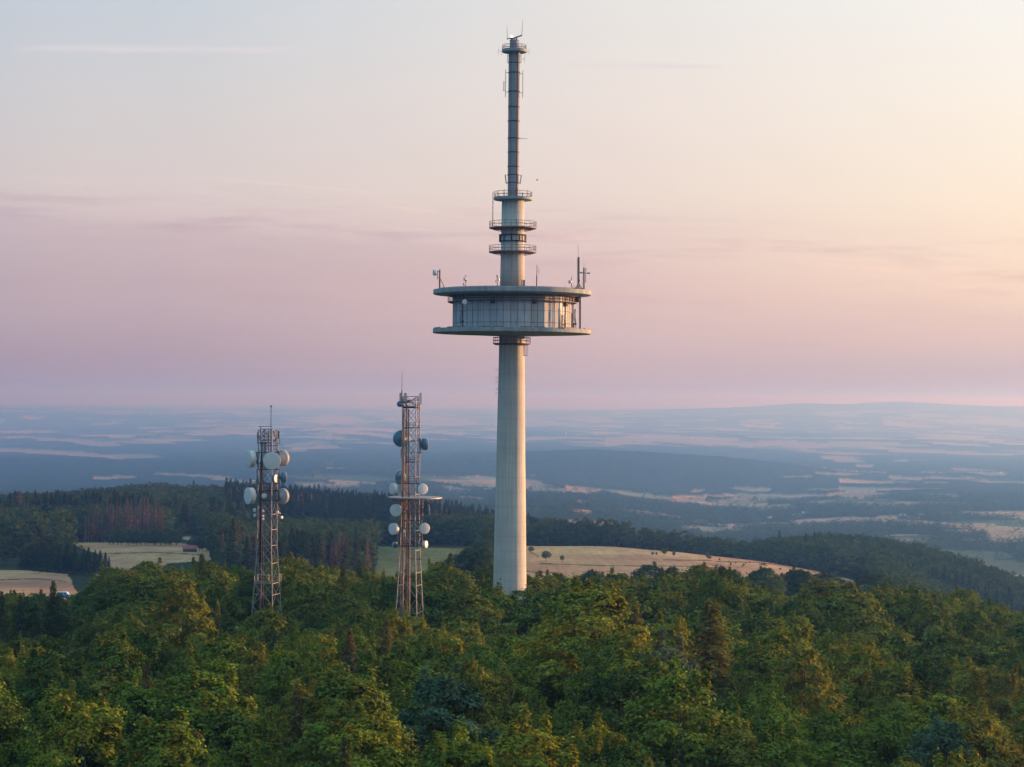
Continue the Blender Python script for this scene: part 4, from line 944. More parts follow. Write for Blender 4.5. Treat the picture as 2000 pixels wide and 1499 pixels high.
# square antenna frame between the two lower rings
mb = MB()
for rw in (460, 472): mb.ring(C(rw), 26 * S, 0.10, 36, 5)
for i in range(10):
    a = 2 * math.pi * (i + 0.35) / 10; q = (AX + 26 * S * math.cos(a), DT + 26 * S * math.sin(a)); mb.bar((*q, tz(458.5)), (*q, tz(473.5)), 0.14, 5)
    mb.bar((*q, tz(461)), (AX + 22.5 * S * math.cos(a), DT + 22.5 * S * math.sin(a), tz(461)), 0.05, 4)
hf = TB(mb, 'antenna_frame', M['dark'])
# long rod on the left of the ring platforms
mb = MB(); q = (AX - 39.3 * S, DT - 4 * S); mb.bar((*q, tz(443)), (*q, tz(376.5)), 0.06, 5); mb.bar((*q, tz(388)), (AX - 36.5 * S, DT - 4 * S, tz(388)), 0.04, 4)
for rw in (395, 405, 415, 425): mb.bar((q[0], q[1], tz(rw)), (q[0], q[1], tz(rw + 3)), 0.085, 5)
TB(mb, 'rod_antenna', M['rust'])
# small fittings on platform A
for dx, hh in ((-34.5, 6.0), (-29, 13), (-17, 15), (18, 9), (27.5, 14.5), (34, 9)):
    mb = MB(); dy = -math.sqrt(max(0, 35 ** 2 - dx * dx)); q = (AX + dx * S, DT + dy * S * 0.5); mb.bar((*q, tz(386)), (*q, tz(386 - hh)), 0.07, 5, 0.03); TB(mb, 'rod_antenna', M['rust'])
# mast tube
mb = MB(); mb.lathe((AX, DT, 0), [(10.9 * S, tz(387)), (11.1 * S, tz(250)), (11.3 * S, tz(103))], 12, R(10), False); tu = TB(mb, 'mast_tube', M['tube'])
mb = MB(); mb.bar((AX + 7.4 * S, DT - 9 * S, tz(386)), (AX + 7.6 * S, DT - 9.4 * S, tz(104)), 0.07, 5)
mb.bar((AX - 6 * S, DT - 9.6 * S, tz(386)), (AX - 6 * S, DT - 9.8 * S, tz(104)), 0.035, 4)
TB(mb, 'cable_duct', M['red'], tu)
for rw in (123.5, 142.6, 179.5, 209.6, 237, 270.5, 298, 326, 342, 357.5):
    mb = MB(); hv = rw in (142.6, 179.5, 237, 270.5)
    mb.lathe((AX, DT, 0), [(11.3 * S, tz(rw + 0.9)), ((12.1 if hv else 11.7) * S, tz(rw + 0.9)), ((12.1 if hv else 11.7) * S, tz(rw - 0.7)), (11.3 * S, tz(rw - 0.7))], 12, R(10), False)
    TB(mb, 'clamp_ring', M['dark'])
mb = MB(); mb.box((AX + 7.5 * S, DT - 9.8 * S, tz(376)), (0.22, 0.2, 1.5)); TB(mb, 'red_duct', M['red'], tu)
# side aerials on the tube
def rodpair(xs, r0, r1, arms, panel=None):
    m_ = MB(); q = (AX + xs * S, DT - 2 * S); m_.bar((*q, tz(r1)), (*q, tz(r0)), 0.05, 5)
    for a in arms: m_.bar((q[0], q[1], tz(a)), (AX + math.copysign(11, xs) * S, DT - 2 * S, tz(a)), 0.055, 4)
    o = TB(m_, 'dipole_antenna', M['rust'])
    if panel:
        m_ = MB(); x_, ra, rb = panel; p0 = Vector((AX + x_ * S, DT - 2 * S, 0)); m_.box((p0.x, p0.y, tz((ra + rb) / 2)), (0.14, 0.22, (rb - ra) * S)); m_.bar((p0.x, p0.y, tz(ra + 1)), (q[0], q[1], tz(ra + 1)), 0.03, 4); m_.bar((p0.x, p0.y, tz(rb - 1)), (q[0], q[1], tz(rb - 1)), 0.03, 4)
        TB(m_, 'panel_antenna', M['greypanel'], o)
rodpair(-16.5, 136.5, 191, (143, 180.5), (-19.8, 160, 179))
rodpair(17, 138, 191.5, (145, 182))
rodpair(-12.8, 107, 124, (110, 122)); rodpair(13.2, 107, 124, (110, 122))
for sx in (-1, 1):
    mb = MB(); x0_ = AX + sx * 15.8 * S; mb.bar((x0_, DT - 3 * S, tz(342.5)), (x0_ - sx * 2.4 * S, DT - 3 * S, tz(360)), 0.09, 6)
    mb.bar((x0_, DT - 3 * S, tz(343)), (AX + sx * 10.5 * S, DT - 3 * S, tz(343)), 0.04, 4); mb.bar((x0_ - sx * 2.2 * S, DT - 3 * S, tz(358)), (AX + sx * 10.5 * S, DT - 3 * S, tz(358)), 0.04, 4)
    TB(mb, 'panel_antenna', M['rust'])
def yagi(x0, row, x1, els, parent=None, dy=0.0):
    m_ = MB(); a = Vector((AX + x0 * S, DT + dy, tz(row))); c = Vector((AX + x1 * S, DT + dy, tz(row))); m_.bar(a, c, 0.035, 4)
    for f_, h_ in els: q = a.lerp(c, f_); m_.bar(q - Vector((0, 0, h_ * S)), q + Vector((0, 0, h_ * S)), 0.028, 4)
    return TB(m_, 'yagi_antenna', M['rust'])
yagi(11, 270.8, 27, [(0.15, 3.5), (0.45, 1.0), (0.8, 0.8)])
yagi(-24, 100.5, -31.5, [(0.05, 8), (0.9, 7)]); yagi(24, 101, 28.5, [(1.0, 6), (0.0, 5)])
yagi(13, 115.5, 21, [(0.0, 7), (0.9, 8)])
# head of the mast
tpf = platform(103.2, 97.3, 24, 10.5, 8.5, M['disc'], 12, 3, 'top_platform')
mb = MB(); mb.lathe((AX, DT, 0), [(9.4 * S, tz(98)), (9.0 * S, tz(80.5)), (9.8 * S, tz(80.5)), (9.8 * S, tz(79)), (8.6 * S, tz(78.6))], 10, 0.2, False); mh = TB(mb, 'mast_head', M['tube'])
mb = MB()
for dx in (-6, -3.4, 0.5, 4.5): mb.bar((AX + dx * S, DT - 3 * S, tz(79)), (AX + dx * S, DT - 3 * S, tz(74)), 0.12, 6)
mb.bar((AX - 14 * S, DT, tz(76.5)), (AX + 4 * S, DT, tz(74)), 0.09, 5); mb.bar((AX + 2 * S, DT, tz(73.6)), (AX + 14.5 * S, DT, tz(69.5)), 0.12, 5)
TB(mb, 'antenna_mount', M['dark'], mh)
mb = MB(); mb.bar((AX - 14 * S, DT, tz(78)), (AX - 15 * S, DT, tz(49)), 0.05, 5, 0.018); TB(mb, 'whip_antenna', M['rust'])
mb = MB(); mb.bar((AX + 14.3 * S, DT, tz(71)), (AX + 16.0 * S, DT, tz(37)), 0.05, 5, 0.016); TB(mb, 'whip_antenna', M['rust'])
mb = MB(); mb.lathe((AX - 5 * S, DT - 3 * S, tz(74)), [(0.12, 0), (0.17, 0.1), (0.17, 0.28), (0.1, 0.36), (0, 0.38)], 12); wl = TB(mb, 'beacon_lamp', M['lamp']); wl['label'] = 'lit white warning lamp'

# dishes: drum shroud with a pale radome in front, blue grey pan behind
def dish(parent, org, c, r, phi, depth=0.45, drum=None, el=0.0, backhub=True, mount_to=None):
    n = Vector((math.sin(R(phi)) * math.cos(R(el)), -math.cos(R(phi)) * math.cos(R(el)), math.sin(R(el))))
    c = Vector(c); dp = depth * r * 2
    m_ = MB(); m_.lathe(c, [(0.25 * r, -dp * 0.5 - 0.45 * r), (0.30 * r, -dp * 0.5 - 0.28 * r), (0.62 * r, -dp * 0.5 - 0.17 * r), (0.93 * r, -dp * 0.5), (1.0 * r, -dp * 0.5 + 0.02), (1.0 * r, dp * 0.5), (0.985 * r, dp * 0.5 + 0.01)], 28, axis=n)
    o = m_.build('dish_antenna', drum or M['dishback'], parent, org)
    m_ = MB(); m_.lathe(c, [(0.985 * r, dp * 0.5 + 0.005), (1.03 * r, dp * 0.5 + 0.005), (1.03 * r, dp * 0.5 + 0.07), (0.98 * r, dp * 0.5 + 0.08), (0.5 * r, dp * 0.5 + 0.08 + 0.04 * r), (0.0, dp * 0.5 + 0.08 + 0.055 * r)], 28, axis=n)
    m_.build('radome', M['white'], o, org)
    if mount_to is not None:
        m_ = MB(); bk = c - n * (dp * 0.5 + 0.38 * r); mt = Vector(mount_to)
        for dz in (0.35 * r, -0.35 * r): m_.bar(bk + Vector((0, 0, dz * 0.5)), mt + Vector((0, 0, dz)), 0.05, 4)
        m_.bar(mt - Vector((0, 0, 0.9 * r)), mt + Vector((0, 0, 0.9 * r)), 0.07, 5)
        m_.build('mounting', M['rust'], o, org)
    return o
def tdish(x, row, rpx, phi, off, depth=0.4, drum=None, mt=None):
    return dish(tower, base, tp(x, row, off), rpx * S, phi, depth, drum, 0, True, mt)
def tbar(nm, mat, segs, parent=None):
    m_ = MB()
    for (a, b_, r) in segs: m_.bar(a, b_, r, 5)
    return TB(m_, nm, mat, parent)
# roof edge, left: dish on a braced post
tbar('antenna_post', M['rust'], [(tp(858.8, 566, -1), tp(858.8, 527, -1), 0.14), (tp(860, 545, -1), tp(869, 564, -1), 0.07), (tp(854.3, 529, -1), tp(854.3, 546, -1), 0.06), (tp(854.3, 531, -1), tp(859, 531, -1), 0.05), (tp(854.3, 543, -1), tp(859, 543, -1), 0.05), (tp(857, 561, -1), tp(868, 561, -1), 0.03)])
tdish(849.5, 533, 5.7, -72, -1, 0.4, M['white'], tp(854.3, 535, -1))
for x_, r0_, r1_, dl in ((909.5, 562, 538, [(908.3, 545.5, 3.2, -60), (907, 555.5, 2.8, -60), (912, 548.5, 2.0, 80)]), (971.3, 560, 538, [(969.6, 549.8, 2.0, -50), (974, 547, 2.0, 60), (971.6, 539.5, 2.6, 30)])):
    tbar('antenna_post', M['rust'], [(tp(x_, r0_, -11), tp(x_, r1_, -11), 0.07), (tp(x_ - 6, r0_, -11), tp(x_ + 7, r0_, -11), 0.1)])
    for (a, b_, c_, d_) in dl: tdish(a, b_, c_, d_, -11.3, 0.3, M['white'])
tbar('dipole_antenna', M['rust'], [(tp(1048, 562, -12), tp(1048.4, 539, -12), 0.10), (tp(1048.4, 539, -12), tp(1048.8, 518, -12), 0.05), (tp(1052.6, 522, -12), tp(1052.6, 538, -12), 0.03), (tp(1048.5, 530.5, -12), tp(1053, 530.5, -12), 0.03)])
mb = MB(); p = tp(1019.3, 554, -4); mb.box(p, (0.18, 0.3, 1.25)); TB(mb, 'cabinet', M['rust'])
mb = MB(); p = tp(1023.5, 554, -4); mb.box(p, (0.34, 0.4, 1.2)); TB(mb, 'cabinet', M['steel'])
mb = MB(); mb.rail(C(565.6), 30 * S, 5 * S, 12, 1, 0.03); TB(mb, 'railing', M['rust'], rf)
# tripod mast with ladder, right
q = [(tp(1130.3, 566, -6), tp(1130.3, 502.5, -6), 0.17), (tp(1127.6, 560, -6), tp(1127.6, 504, -6), 0.035), (tp(1129.3, 503, -6), tp(1129.0, 478, -6), 0.03), (tp(1122.5, 566, -6), tp(1130, 555, -6), 0.08), (tp(1138, 566, -6), tp(1130.6, 555, -6), 0.08), (tp(1127, 565.5, -7.5), tp(1130.3, 555, -6), 0.07)]
for k in range(16): q.append((tp(1127.6, 560 - k * 3.5, -6), tp(1130.3, 560 - k * 3.5, -6), 0.03))
tbar('antenna_mast', M['rust'], q)
q = [(tp(1140.5, 565, -4), tp(1140.5, 523, -4), 0.14), (tp(1144, 552, -4), tp(1144, 525, -4), 0.06), (tp(1137, 560, -4), tp(1137, 540, -4), 0.03), (tp(1140.5, 523, -4), tp(1140.7, 511, -4), 0.02), (tp(1133, 533, -4), tp(1150, 534, -4), 0.05), (tp(1140.5, 550, -4), tp(1144, 550, -4), 0.04), (tp(1144, 528, -4), tp(1145.5, 525, -4), 0.06)]
tbar('antenna_post', M['rust'], q)
for x_, rr in ((1136, 533), (1150, 534)):
    mb = MB(); mb.lathe(tp(x_, rr, -4), [(0.05, -0.12), (0.30, -0.12), (0.38, 0), (0.28, 0.12), (0.0, 0.15)], 16); TB(mb, 'disc_antenna', M['greypanel'])
tbar('antenna_post', M['rust'], [(tp(1116.2, 564, -8), tp(1116.2, 541, -8), 0.06), (tp(1110, 562.8, -8), tp(1142, 563.5, -8), 0.08), (tp(1116, 558.5, -8), tp(1126, 559.5, -8), 0.03), (tp(1073, 564, -12), tp(1073, 560.5, -12), 0.03), (tp(1103.5, 565, -9), tp(1103.5, 559, -9), 0.03)])
tdish(1113.8, 551, 3.4, -35, -8, 0.35, M['white'], tp(1116.2, 551, -8)); tdish(1133, 548, 1.5, 40, -6, 0.3, M['greypanel'])
# on the pod wall
tbar('antenna_post', M['dark'], [(tp(903, 641, -9.5), tp(903.2, 594, -9.5), 0.11), (tp(900, 632, -9.5), tp(901.6, 606, -9.5), 0.03), (tp(898.5, 640, -9.5), tp(900, 615, -9.5), 0.03), (tp(901, 628, -9.5), tp(906, 628, -9.5), 0.12), (tp(904.5, 576, -9.5), tp(904.5, 590, -9.5), 0.05)])
tdish(907.6, 590.2, 4.8, 3, -10.4, 0.3, M['white'], tp(903.3, 592, -9.5))
q = []
for dx in (0, 4.2): q.append((tp(1104.5 + dx, 643, -6.5), tp(1104.5 + dx, 580, -6.5), 0.035))
for k in range(17): q.append((tp(1104.5, 641 - k * 3.6, -6.5), tp(1108.7, 641 - k * 3.6, -6.5), 0.03))
tbar('ladder', M['rust'], q)
for x_, ra, rb, o_, w_, nm, mt in ((1092.6, 603, 640, -11, 0.20, 'panel_antenna', M['greypanel']), (1097.5, 616, 641, -10.5, 0.12, 'panel_antenna', M['rust']), (1102.3, 615, 630, -10.5, 0.14, 'panel_antenna', M['greypanel']), (1123.6, 604, 630, -5, 0.16, 'panel_antenna', M['greypanel']), (1122, 606, 626, -6, 0.1, 'panel_antenna', M['greypanel'])):
    mb = MB(); mb.bar(tp(x_, ra, o_), tp(x_, rb, o_), w_, 8); TB(mb, nm, mt)
tbar('antenna_post', M['rust'], [(tp(1094.8, 641, -11), tp(1094.8, 612, -11), 0.06), (tp(1089, 641, -11), tp(1102, 641.5, -11), 0.12), (tp(1104, 641, -9), tp(1104, 630, -9), 0.08), (tp(1103, 634, -9), tp(1105.5, 634, -9), 0.2)])
q = [(tp(1119, 643, -4), tp(1119, 580, -4), 0.12), (tp(1116.5, 640, -4), tp(1116.5, 612, -4), 0.09), (tp(1133.2, 643, -2), tp(1133.2, 576, -2), 0.15), (tp(1131, 643, -2), tp(1131, 578, -2), 0.03), (tp(1121, 643, -4), tp(1121, 632, -4), 0.07), (tp(1125, 643, -4), tp(1124, 630, -4), 0.07), (tp(1118, 633, -4), tp(1126, 633, -4), 0.18), (tp(1116, 593.8, -3), tp(1125, 592.8, -3), 0.1), (tp(1127.3, 590, -3), tp(1127.5, 597, -3), 0.03)]
for k in range(17): q.append((tp(1131, 641 - k * 3.6, -2), tp(1133.2, 641 - k * 3.6, -2), 0.025))
tbar('antenna_mast', M['rust'], q)
tdish(1127.2, 585.5, 5.4, 150, -2, 0.3, M['rust'], tp(1123, 586, -2))

# ------------------------------------------------------------------ lattice masts
def lattice(root, org, cx_, cyy, D, wid_fn, z_top, z_bot, rot, panels, leg_r, mat_lo, mat_hi, zsplit):
    def corner(k, z):
        a = rot + math.pi / 4 + k * math.pi / 2; r = wid_fn(z) / math.sqrt(2)
        return Vector((cx_ + r * math.cos(a), cyy + r * math.sin(a), z))
    zs = [z_bot]
    while zs[-1] < z_top - 0.5:
        zs.append(min(z_top, zs[-1] + max(1.5, wid_fn(zs[-1]) * panels)))
    for k in range(4):
        m_ = MB()
        for a, b_ in zip(zs[:-1], zs[1:]): m_.bar(corner(k, a), corner(k, b_), leg_r, 6)
        m_.build('leg', mat_lo, root, org)
    for k in range(4):
        for nm, lo_, hi_, mt in (('bracing', -1e9, zsplit, mat_lo), ('bracing', zsplit, 1e9, mat_hi)):
            m_ = MB()
            for a, b_ in zip(zs[:-1], zs[1:]):
                if not (lo_ <= a < hi_): continue
                m_.bar(corner(k, a), corner(k + 1, b_), leg_r * 0.55, 4); m_.bar(corner(k + 1, a), corner(k, b_), leg_r * 0.55, 4)
                m_.bar(corner(k, (a + b_) / 2 if wid_fn(a) > 3.2 else a), corner(k + 1, (a + b_) / 2 if wid_fn(a) > 3.2 else a), leg_r * 0.5, 4)
            if m_.v: m_.build(nm, mt, root, org)
    return corner, zs

# --- left mast
D1 = 345.0; S1 = D1 / F
x1 = P(522.5, 1000, D1).x; g1 = G(x1, D1); o1 = Vector((x1, D1, g1))
mast1 = empty('lattice_mast', o1, 'left steel lattice mast with big white dishes and a thick dark cable run', 'mast', 'steel lattice masts')
def m1(x, row, off=0.0): return P(x, row, D1 + off)
def z1r(row): return m1(522, row).z
zk = z1r(1060)
def w1(z): return 2.45 + max(0, (zk - z)) * 0.105
cor1, _ = lattice(mast1, o1, x1, D1, D1, w1, z1r(840), g1, R(-16), 1.05, 0.085, M['steel'], M['rust'], z1r(1000))
def mbar(nm, mat, segs, root, org, n=5):
    m_ = MB()
    for (a, b_, r) in segs: m_.bar(a, b_, r, n)
    return m_.build(nm, mat, root, org)
mbar('cable_run', M['dark'], [(m1(505, 1400, -1), m1(508.5, 1100, -1), 0.26), (m1(508.5, 1100, -1), m1(511, 900, -1), 0.22), (m1(511, 900, -1), m1(512, 862, -1), 0.14), (m1(512.5, 1400, -0.5), m1(513.5, 1050, -0.5), 0.12)], mast1, o1, 8)
q = [(m1(514.5, 1300, 0.5), m1(515.5, 860, 0.5), 0.045), (m1(518.5, 1300, 0.5), m1(519.5, 860, 0.5), 0.045)]
for k in range(100): q.append((m1(514.8, 1260 - k * 4, 0.5), m1(519, 1260 - k * 4, 0.5), 0.03))
mbar('ladder', M['rust'], q, mast1, o1, 4)
# head cage and pole
q = [(m1(505, 833.5), m1(532, 833.5), 0.045), (m1(508.6, 833), m1(508.6, 868), 0.06), (m1(508.6, 838.5), m1(532, 838.5), 0.06), (m1(525, 838), m1(524.6, 905), 0.07), (m1(510, 858), m1(516, 839), 0.05), (m1(516, 839), m1(522, 851), 0.05), (m1(508.6, 857), m1(525, 843), 0.05),
     (m1(531, 838), m1(539.5, 858), 0.05), (m1(534, 841), m1(539.5, 861), 0.05), (m1(539.5, 840), m1(539.5, 880), 0.05), (m1(504, 863), m1(509, 866), 0.05), (m1(508, 866), m1(525, 866), 0.16), (m1(508, 870.5), m1(543, 870.5), 0.06), (m1(510, 860), m1(524, 860), 0.09), (m1(525, 860), m1(540, 860), 0.05), (m1(540, 867), m1(545, 867), 0.04), (m1(525, 866), m1(540, 861), 0.05)]
mbar('head_frame', M['dark'], q, mast1, o1)
mbar('top_pole', M['rust'], [(m1(529, 905), m1(529.3, 840), 0.09), (m1(529.3, 840), m1(529.5, 794), 0.06)], mast1, o1)
mbar('whip_antenna', M['dark'], [(m1(529.5, 796), m1(529.5, 792), 0.13)], mast1, o1)
for (x_, ra, rb, mt) in ((503.2, 845, 856, 'rust'), (503.2, 856, 868, 'greypanel'), (544.4, 842, 857, 'dark'), (546, 857, 868, 'greypanel'), (523, 845, 868, 'greypanel'), (518, 870, 884, 'rust')):
    m_ = MB(); p = m1(x_, (ra + rb) / 2, -0.6); m_.box(p, (0.2, 0.18, (rb - ra) * S1), 0.2); m_.bar(p, p + Vector((0.35 if x_ < 520 else -0.35, 0, 0)), 0.03, 4); m_.build('panel_antenna', M[mt], mast1, o1)
for fr in ((884, 905, 501, 545), (917, 945, 502, 545), (959, 978, 502, 545)):
    ra, rb, xa, xb = fr; q = []
    for rr in (ra, rb): q.append((m1(xa, rr, -0.6), m1(xb, rr, -0.6), 0.09))
    for xx_ in (xa, xb): q.append((m1(xx_, ra, -0.6), m1(xx_, rb, -0.6), 0.07))
    mbar('outrigger', M['dark'], q, mast1, o1)
for (x_, rw, rp, phi, off, dp, drum) in ((490, 897, 16.0, -62, -1.0, 0.27, 'white'), (531.5, 900.5, 16.6, 4, -2.2, 0.25, 'white'), (550.5, 895, 15.6, 148, 0.6, 0.2, 'greypanel'), (554, 933, 10.5, 108, 0.3, 0.33, 'dishback'),
        (537, 935, 7.6, 66, -1.2, 0.25, 'dishback'), (489, 969, 16.0, -55, -1.0, 0.30, 'white'), (551, 969.5, 15.0, 145, 0.4, 0.2, 'greypanel'), (516, 969, 4.8, -8, -1.6, 0.3, 'white'), (495.5, 941.5, 3.6, -140, -0.6, 0.3, 'white'),
        (497.5, 997, 3.6, -45, -0.8, 0.3, 'white'), (498.5, 1007.5, 3.2, -50, -0.8, 0.4, 'greypanel'), (504.5, 992, 2.8, 60, -1, 0.3, 'greypanel'), (513.5, 998, 2.4, 30, -1.4, 0.3, 'white'), (513.5, 1008, 2.2, 40, -1.4, 0.3, 'white'), (513.5, 1014, 2.2, 35, -1.4, 0.3, 'white'), (542, 1001, 2.7, -20, -1.6, 0.4, 'white'), (549.5, 1011, 2.9, 60, -0.8, 0.4, 'white'), (546.5, 1003, 1.8, 20, -0.8, 0.3, 'white')):
    dish(mast1, o1, m1(x_, rw, off), rp * S1, phi, dp, M[drum], 0, True, m1(503 if x_ < 508 else 543.5 if x_ > 540 else x_, rw, -0.6 if x_ < 508 or x_ > 540 else 0))
q = []
for rr in (1122, 1135, 1138): q += [(m1(497, rr - 1, -2.2), m1(525, rr + 3, -2.4), 0.07), (m1(525, rr + 3, -2.4), m1(548, rr - 2, -1.6), 0.07)]
for xx_ in (497, 503.5, 525, 545, 548.5): q.append((m1(xx_, 1121, -1.9), m1(xx_, 1136, -1.9), 0.05))
wp = mbar('work_platform', M['steel'], q, mast1, o1)
for x_, ra, rb in ((503.8, 985, 1012), (544.5, 990, 1018), (510.5, 990, 1020)): mbar('antenna_post', M['rust'], [(m1(x_, ra, -0.8), m1(x_, rb, -0.8), 0.05), (m1(x_, ra + 3, -0.8), m1(522, ra + 3, -0.5), 0.04), (m1(x_, rb - 3, -0.8), m1(522, rb - 3, -0.5), 0.04)], mast1, o1)

# --- right mast
D2 = 332.0; S2 = D2 / F
x2 = P(801.5, 1000, D2).x; g2 = G(x2, D2); o2 = Vector((x2, D2, g2))
mast2 = empty('lattice_mast', o2, 'right steel lattice mast with a round mid platform and blue backed dishes', 'mast', 'steel lattice masts')
def m2(x, row, off=0.0): return P(x, row, D2 + off)
def z2r(row): return m2(801, row).z
zk2 = z2r(1075)
def w2(z): return 2.25 + max(0, (z2r(1000) - z)) * 0.045 + max(0, (zk2 - z)) * 0.05
cor2, _ = lattice(mast2, o2, x2, D2, D2, w2, z2r(776), g2, R(-14), 1.25, 0.085, M['steel'], M['rust'], z2r(960))
mbar('cable_run', M['rust'], [(m2(797.5, 1400, 0), m2(799, 1000, 0), 0.22), (m2(799, 1000, 0), m2(798, 800, 0), 0.12), (m2(795.5, 1400, -0.3), m2(795, 790, -0.3), 0.07)], mast2, o2, 8)
mbar('cable_run', M['rust'], [(m2(786, 1400, -1), m2(787, 1040, -1), 0.13), (m2(787, 1040, -1), m2(788.5, 800, -1), 0.17), (m2(781, 1400, -0.8), m2(783, 1000, -0.8), 0.08)], mast2, o2, 8)
q = [(m2(791, 1300, 0.3), m2(791.5, 790, 0.3), 0.035), (m2(794, 1300, 0.3), m2(794, 790, 0.3), 0.035)]
for k in range(115): q.append((m2(791, 1260 - k * 4, 0.3), m2(794, 1260 - k * 4, 0.3), 0.025))
mbar('ladder', M['rust'], q, mast2, o2, 4)
for rb, x0_, x1_ in ((797, 787, 817), (836, 789, 818), (903, 793, 815), (945, 790, 820), (1067, 781, 817)):
    q = []
    for dy in (-1.1, 1.1):
        for h in (0, 5, 10): q.append((m2(x0_, rb - h, dy), m2(x1_, rb - h, dy), 0.10 if h == 0 else 0.035))
        for k in range(6): xx_ = x0_ + (x1_ - x0_) * k / 5; q.append((m2(xx_, rb, dy), m2(xx_, rb - 10, dy), 0.03))
    mbar('rest_platform', M['dark'], q, mast2, o2, 4)
# round platform half way up
m_ = MB(); pcx = m2(811, 972.5); m_.lathe((pcx.x, D2, 0), [(0.9, pcx.z - 0.18), (4.2, pcx.z - 0.1), (4.35, pcx.z - 0.05), (4.35, pcx.z + 0.10), (0.9, pcx.z + 0.12)], 40, smooth=False); rp_ = m_.build('round_platform', M['steel'], mast2, o2)
q = []
for k in range(8): a = k * math.pi / 4; q.append((Vector((pcx.x + 1.6 * math.cos(a), D2 + 1.6 * math.sin(a), pcx.z - 1.3)), Vector((pcx.x + 3.9 * math.cos(a), D2 + 3.9 * math.sin(a), pcx.z - 0.1)), 0.05))
mbar('strut', M['rust'], q, rp_, o2)
# head
q = [(m2(789, 775), m2(817, 775), 0.05), (m2(817, 774), m2(816, 800), 0.06), (m2(787.5, 774), m2(787.5, 800), 0.06), (m2(789, 782), m2(817, 782), 0.05), (m2(803, 783), m2(816, 776), 0.05), (m2(803, 785), m2(816, 795), 0.06), (m2(789, 779), m2(803, 785), 0.09), (m2(789, 786), m2(800, 785), 0.17), (m2(788, 795), m2(816, 795), 0.12)]
mbar('head_frame', M['dark'], q, mast2, o2)
mbar('top_pole', M['rust'], [(m2(784.8, 796, -0.5), m2(785, 762, -0.5), 0.09), (m2(785, 762, -0.5), m2(785.3, 735, -0.5), 0.04)], mast2, o2)
mbar('whip_antenna', M['red'], [(m2(785.3, 736, -0.5), m2(785.6, 726, -0.5), 0.03)], mast2, o2)
for (x_, ra, rb, w_, mt) in ((782, 768, 785, 0.26, 'greypanel'), (791.5, 768, 784, 0.40, 'greypanel'), (821.2, 768, 790, 0.38, 'white')):
    m_ = MB(); p = m2(x_, (ra + rb) / 2, -0.9); m_.box(p, (w_, 0.22, (rb - ra) * S2), 0.3); m_.bar(p + Vector((0, 0.1, 0.4)), m2(788 if x_ < 800 else 817, ra + 10, -0.4), 0.04, 4); m_.bar(p + Vector((0, 0.1, -0.5)), m2(788 if x_ < 800 else 817, ra + 16, -0.4), 0.04, 4); m_.build('panel_antenna', M[mt], mast2, o2)
for (x_, rw, rp, phi, off, dp, drum) in ((784.5, 857, 16.2, -158, 0.9, 0.25, 'dishback'), (829, 868, 11.6, 112, 0.4, 0.32, 'dishback'), (783.5, 933, 14.4, -128, 0.9, 0.22, 'dishback'), (769, 955, 10.4, -55, -0.8, 0.33, 'white'), (824.3, 955.5, 10.5, 28, -1.6, 0.25, 'dishback'),
        (774, 997, 11.6, -18, -1.6, 0.28, 'white'), (833, 996, 9.8, 108, 0.2, 0.34, 'dishback'), (770, 1033.5, 11.0, -42, -1.0, 0.34, 'white'), (828, 1032.5, 10.6, 26, -1.6, 0.22, 'dishback'), (829.5, 1063.5, 7.0, 66, -0.8, 0.42, 'white'),
        (772.5, 1065, 6.4, -125, 0.6, 0.3, 'dishback'), (790, 1039, 3.0, 10, -1.8, 0.3, 'white'), (781, 789.5, 5.6, -150, -0.4, 0.3, 'dishback'), (791.5, 786, 3.0, 170, -0.9, 0.3, 'dishback'), (813.5, 1062, 5.6, 170, 1.4, 0.4, 'dishback')):
    dish(mast2, o2, m2(x_, rw, off), rp * S2, phi, dp, M[drum], 0, True, m2(784 if x_ < 800 else 820, rw, -0.3))
mbar('antenna_post', M['rust'], [(m2(825, 975, -0.8), m2(825, 1008, -0.8), 0.12), (m2(821, 857), m2(821, 888), 0.10), (m2(815, 858), m2(822, 858), 0.08), (m2(803, 861), m2(821, 861), 0.06), (m2(803, 884), m2(824, 884.5), 0.08), (m2(783.5, 877), m2(783.5, 895), 0.08), (m2(784, 877), m2(788, 877), 0.05), (m2(824, 1016, -1), m2(825.5, 1094, -1), 0.05), (m2(816, 1090), m2(826, 1094), 0.07), (m2(777, 1048), m2(777, 1100), 0.05)], mast2, o2)
mbar('strut', M['dark'], [(m2(791, 1091, 0), m2(826, 1093, 0), 0.06), (m2(806.5, 1068, 0), m2(806.5, 1092, 0), 0.04), (m2(815, 1049, 0), m2(826, 1049, -1), 0.08), (m2(784, 1017, 0), m2(822, 1017, -1), 0.06)], mast2, o2)

# ------------------------------------------------------------------ small things in the land
def house(x, row, D, w_, d_, h_, label, rot, wallm, roofm, group, name='house'):
    p = P(x, row, D); z = G(p.x, p.y); c = Vector((p.x, p.y, z)); r = empty(name, c, label, 'barn' if name == 'barn' else 'house', group); r.rotation_euler = (0, 0, rot)
    m_ = MB(); m_.box((0, 0, h_ / 2 - 1), (w_, d_, h_ + 2)); m_.build('wall', wallm, r)
    m_ = MB(); e = 0.4; rh = d_ * 0.42
    vs = [(-w_ / 2 - e, -d_ / 2 - e, h_), (w_ / 2 + e, -d_ / 2 - e, h_), (w_ / 2 + e, d_ / 2 + e, h_), (-w_ / 2 - e, d_ / 2 + e, h_), (-w_ / 2 - e, 0, h_ + rh), (w_ / 2 + e, 0, h_ + rh)]
    m_.add(vs, [(0, 1, 5, 4), (2, 3, 4, 5), (0, 4, 3), (1, 2, 5), (0, 3, 2, 1)]); m_.build('roof', roofm, r)
    return r
VG = 'white houses of the village in the valley'
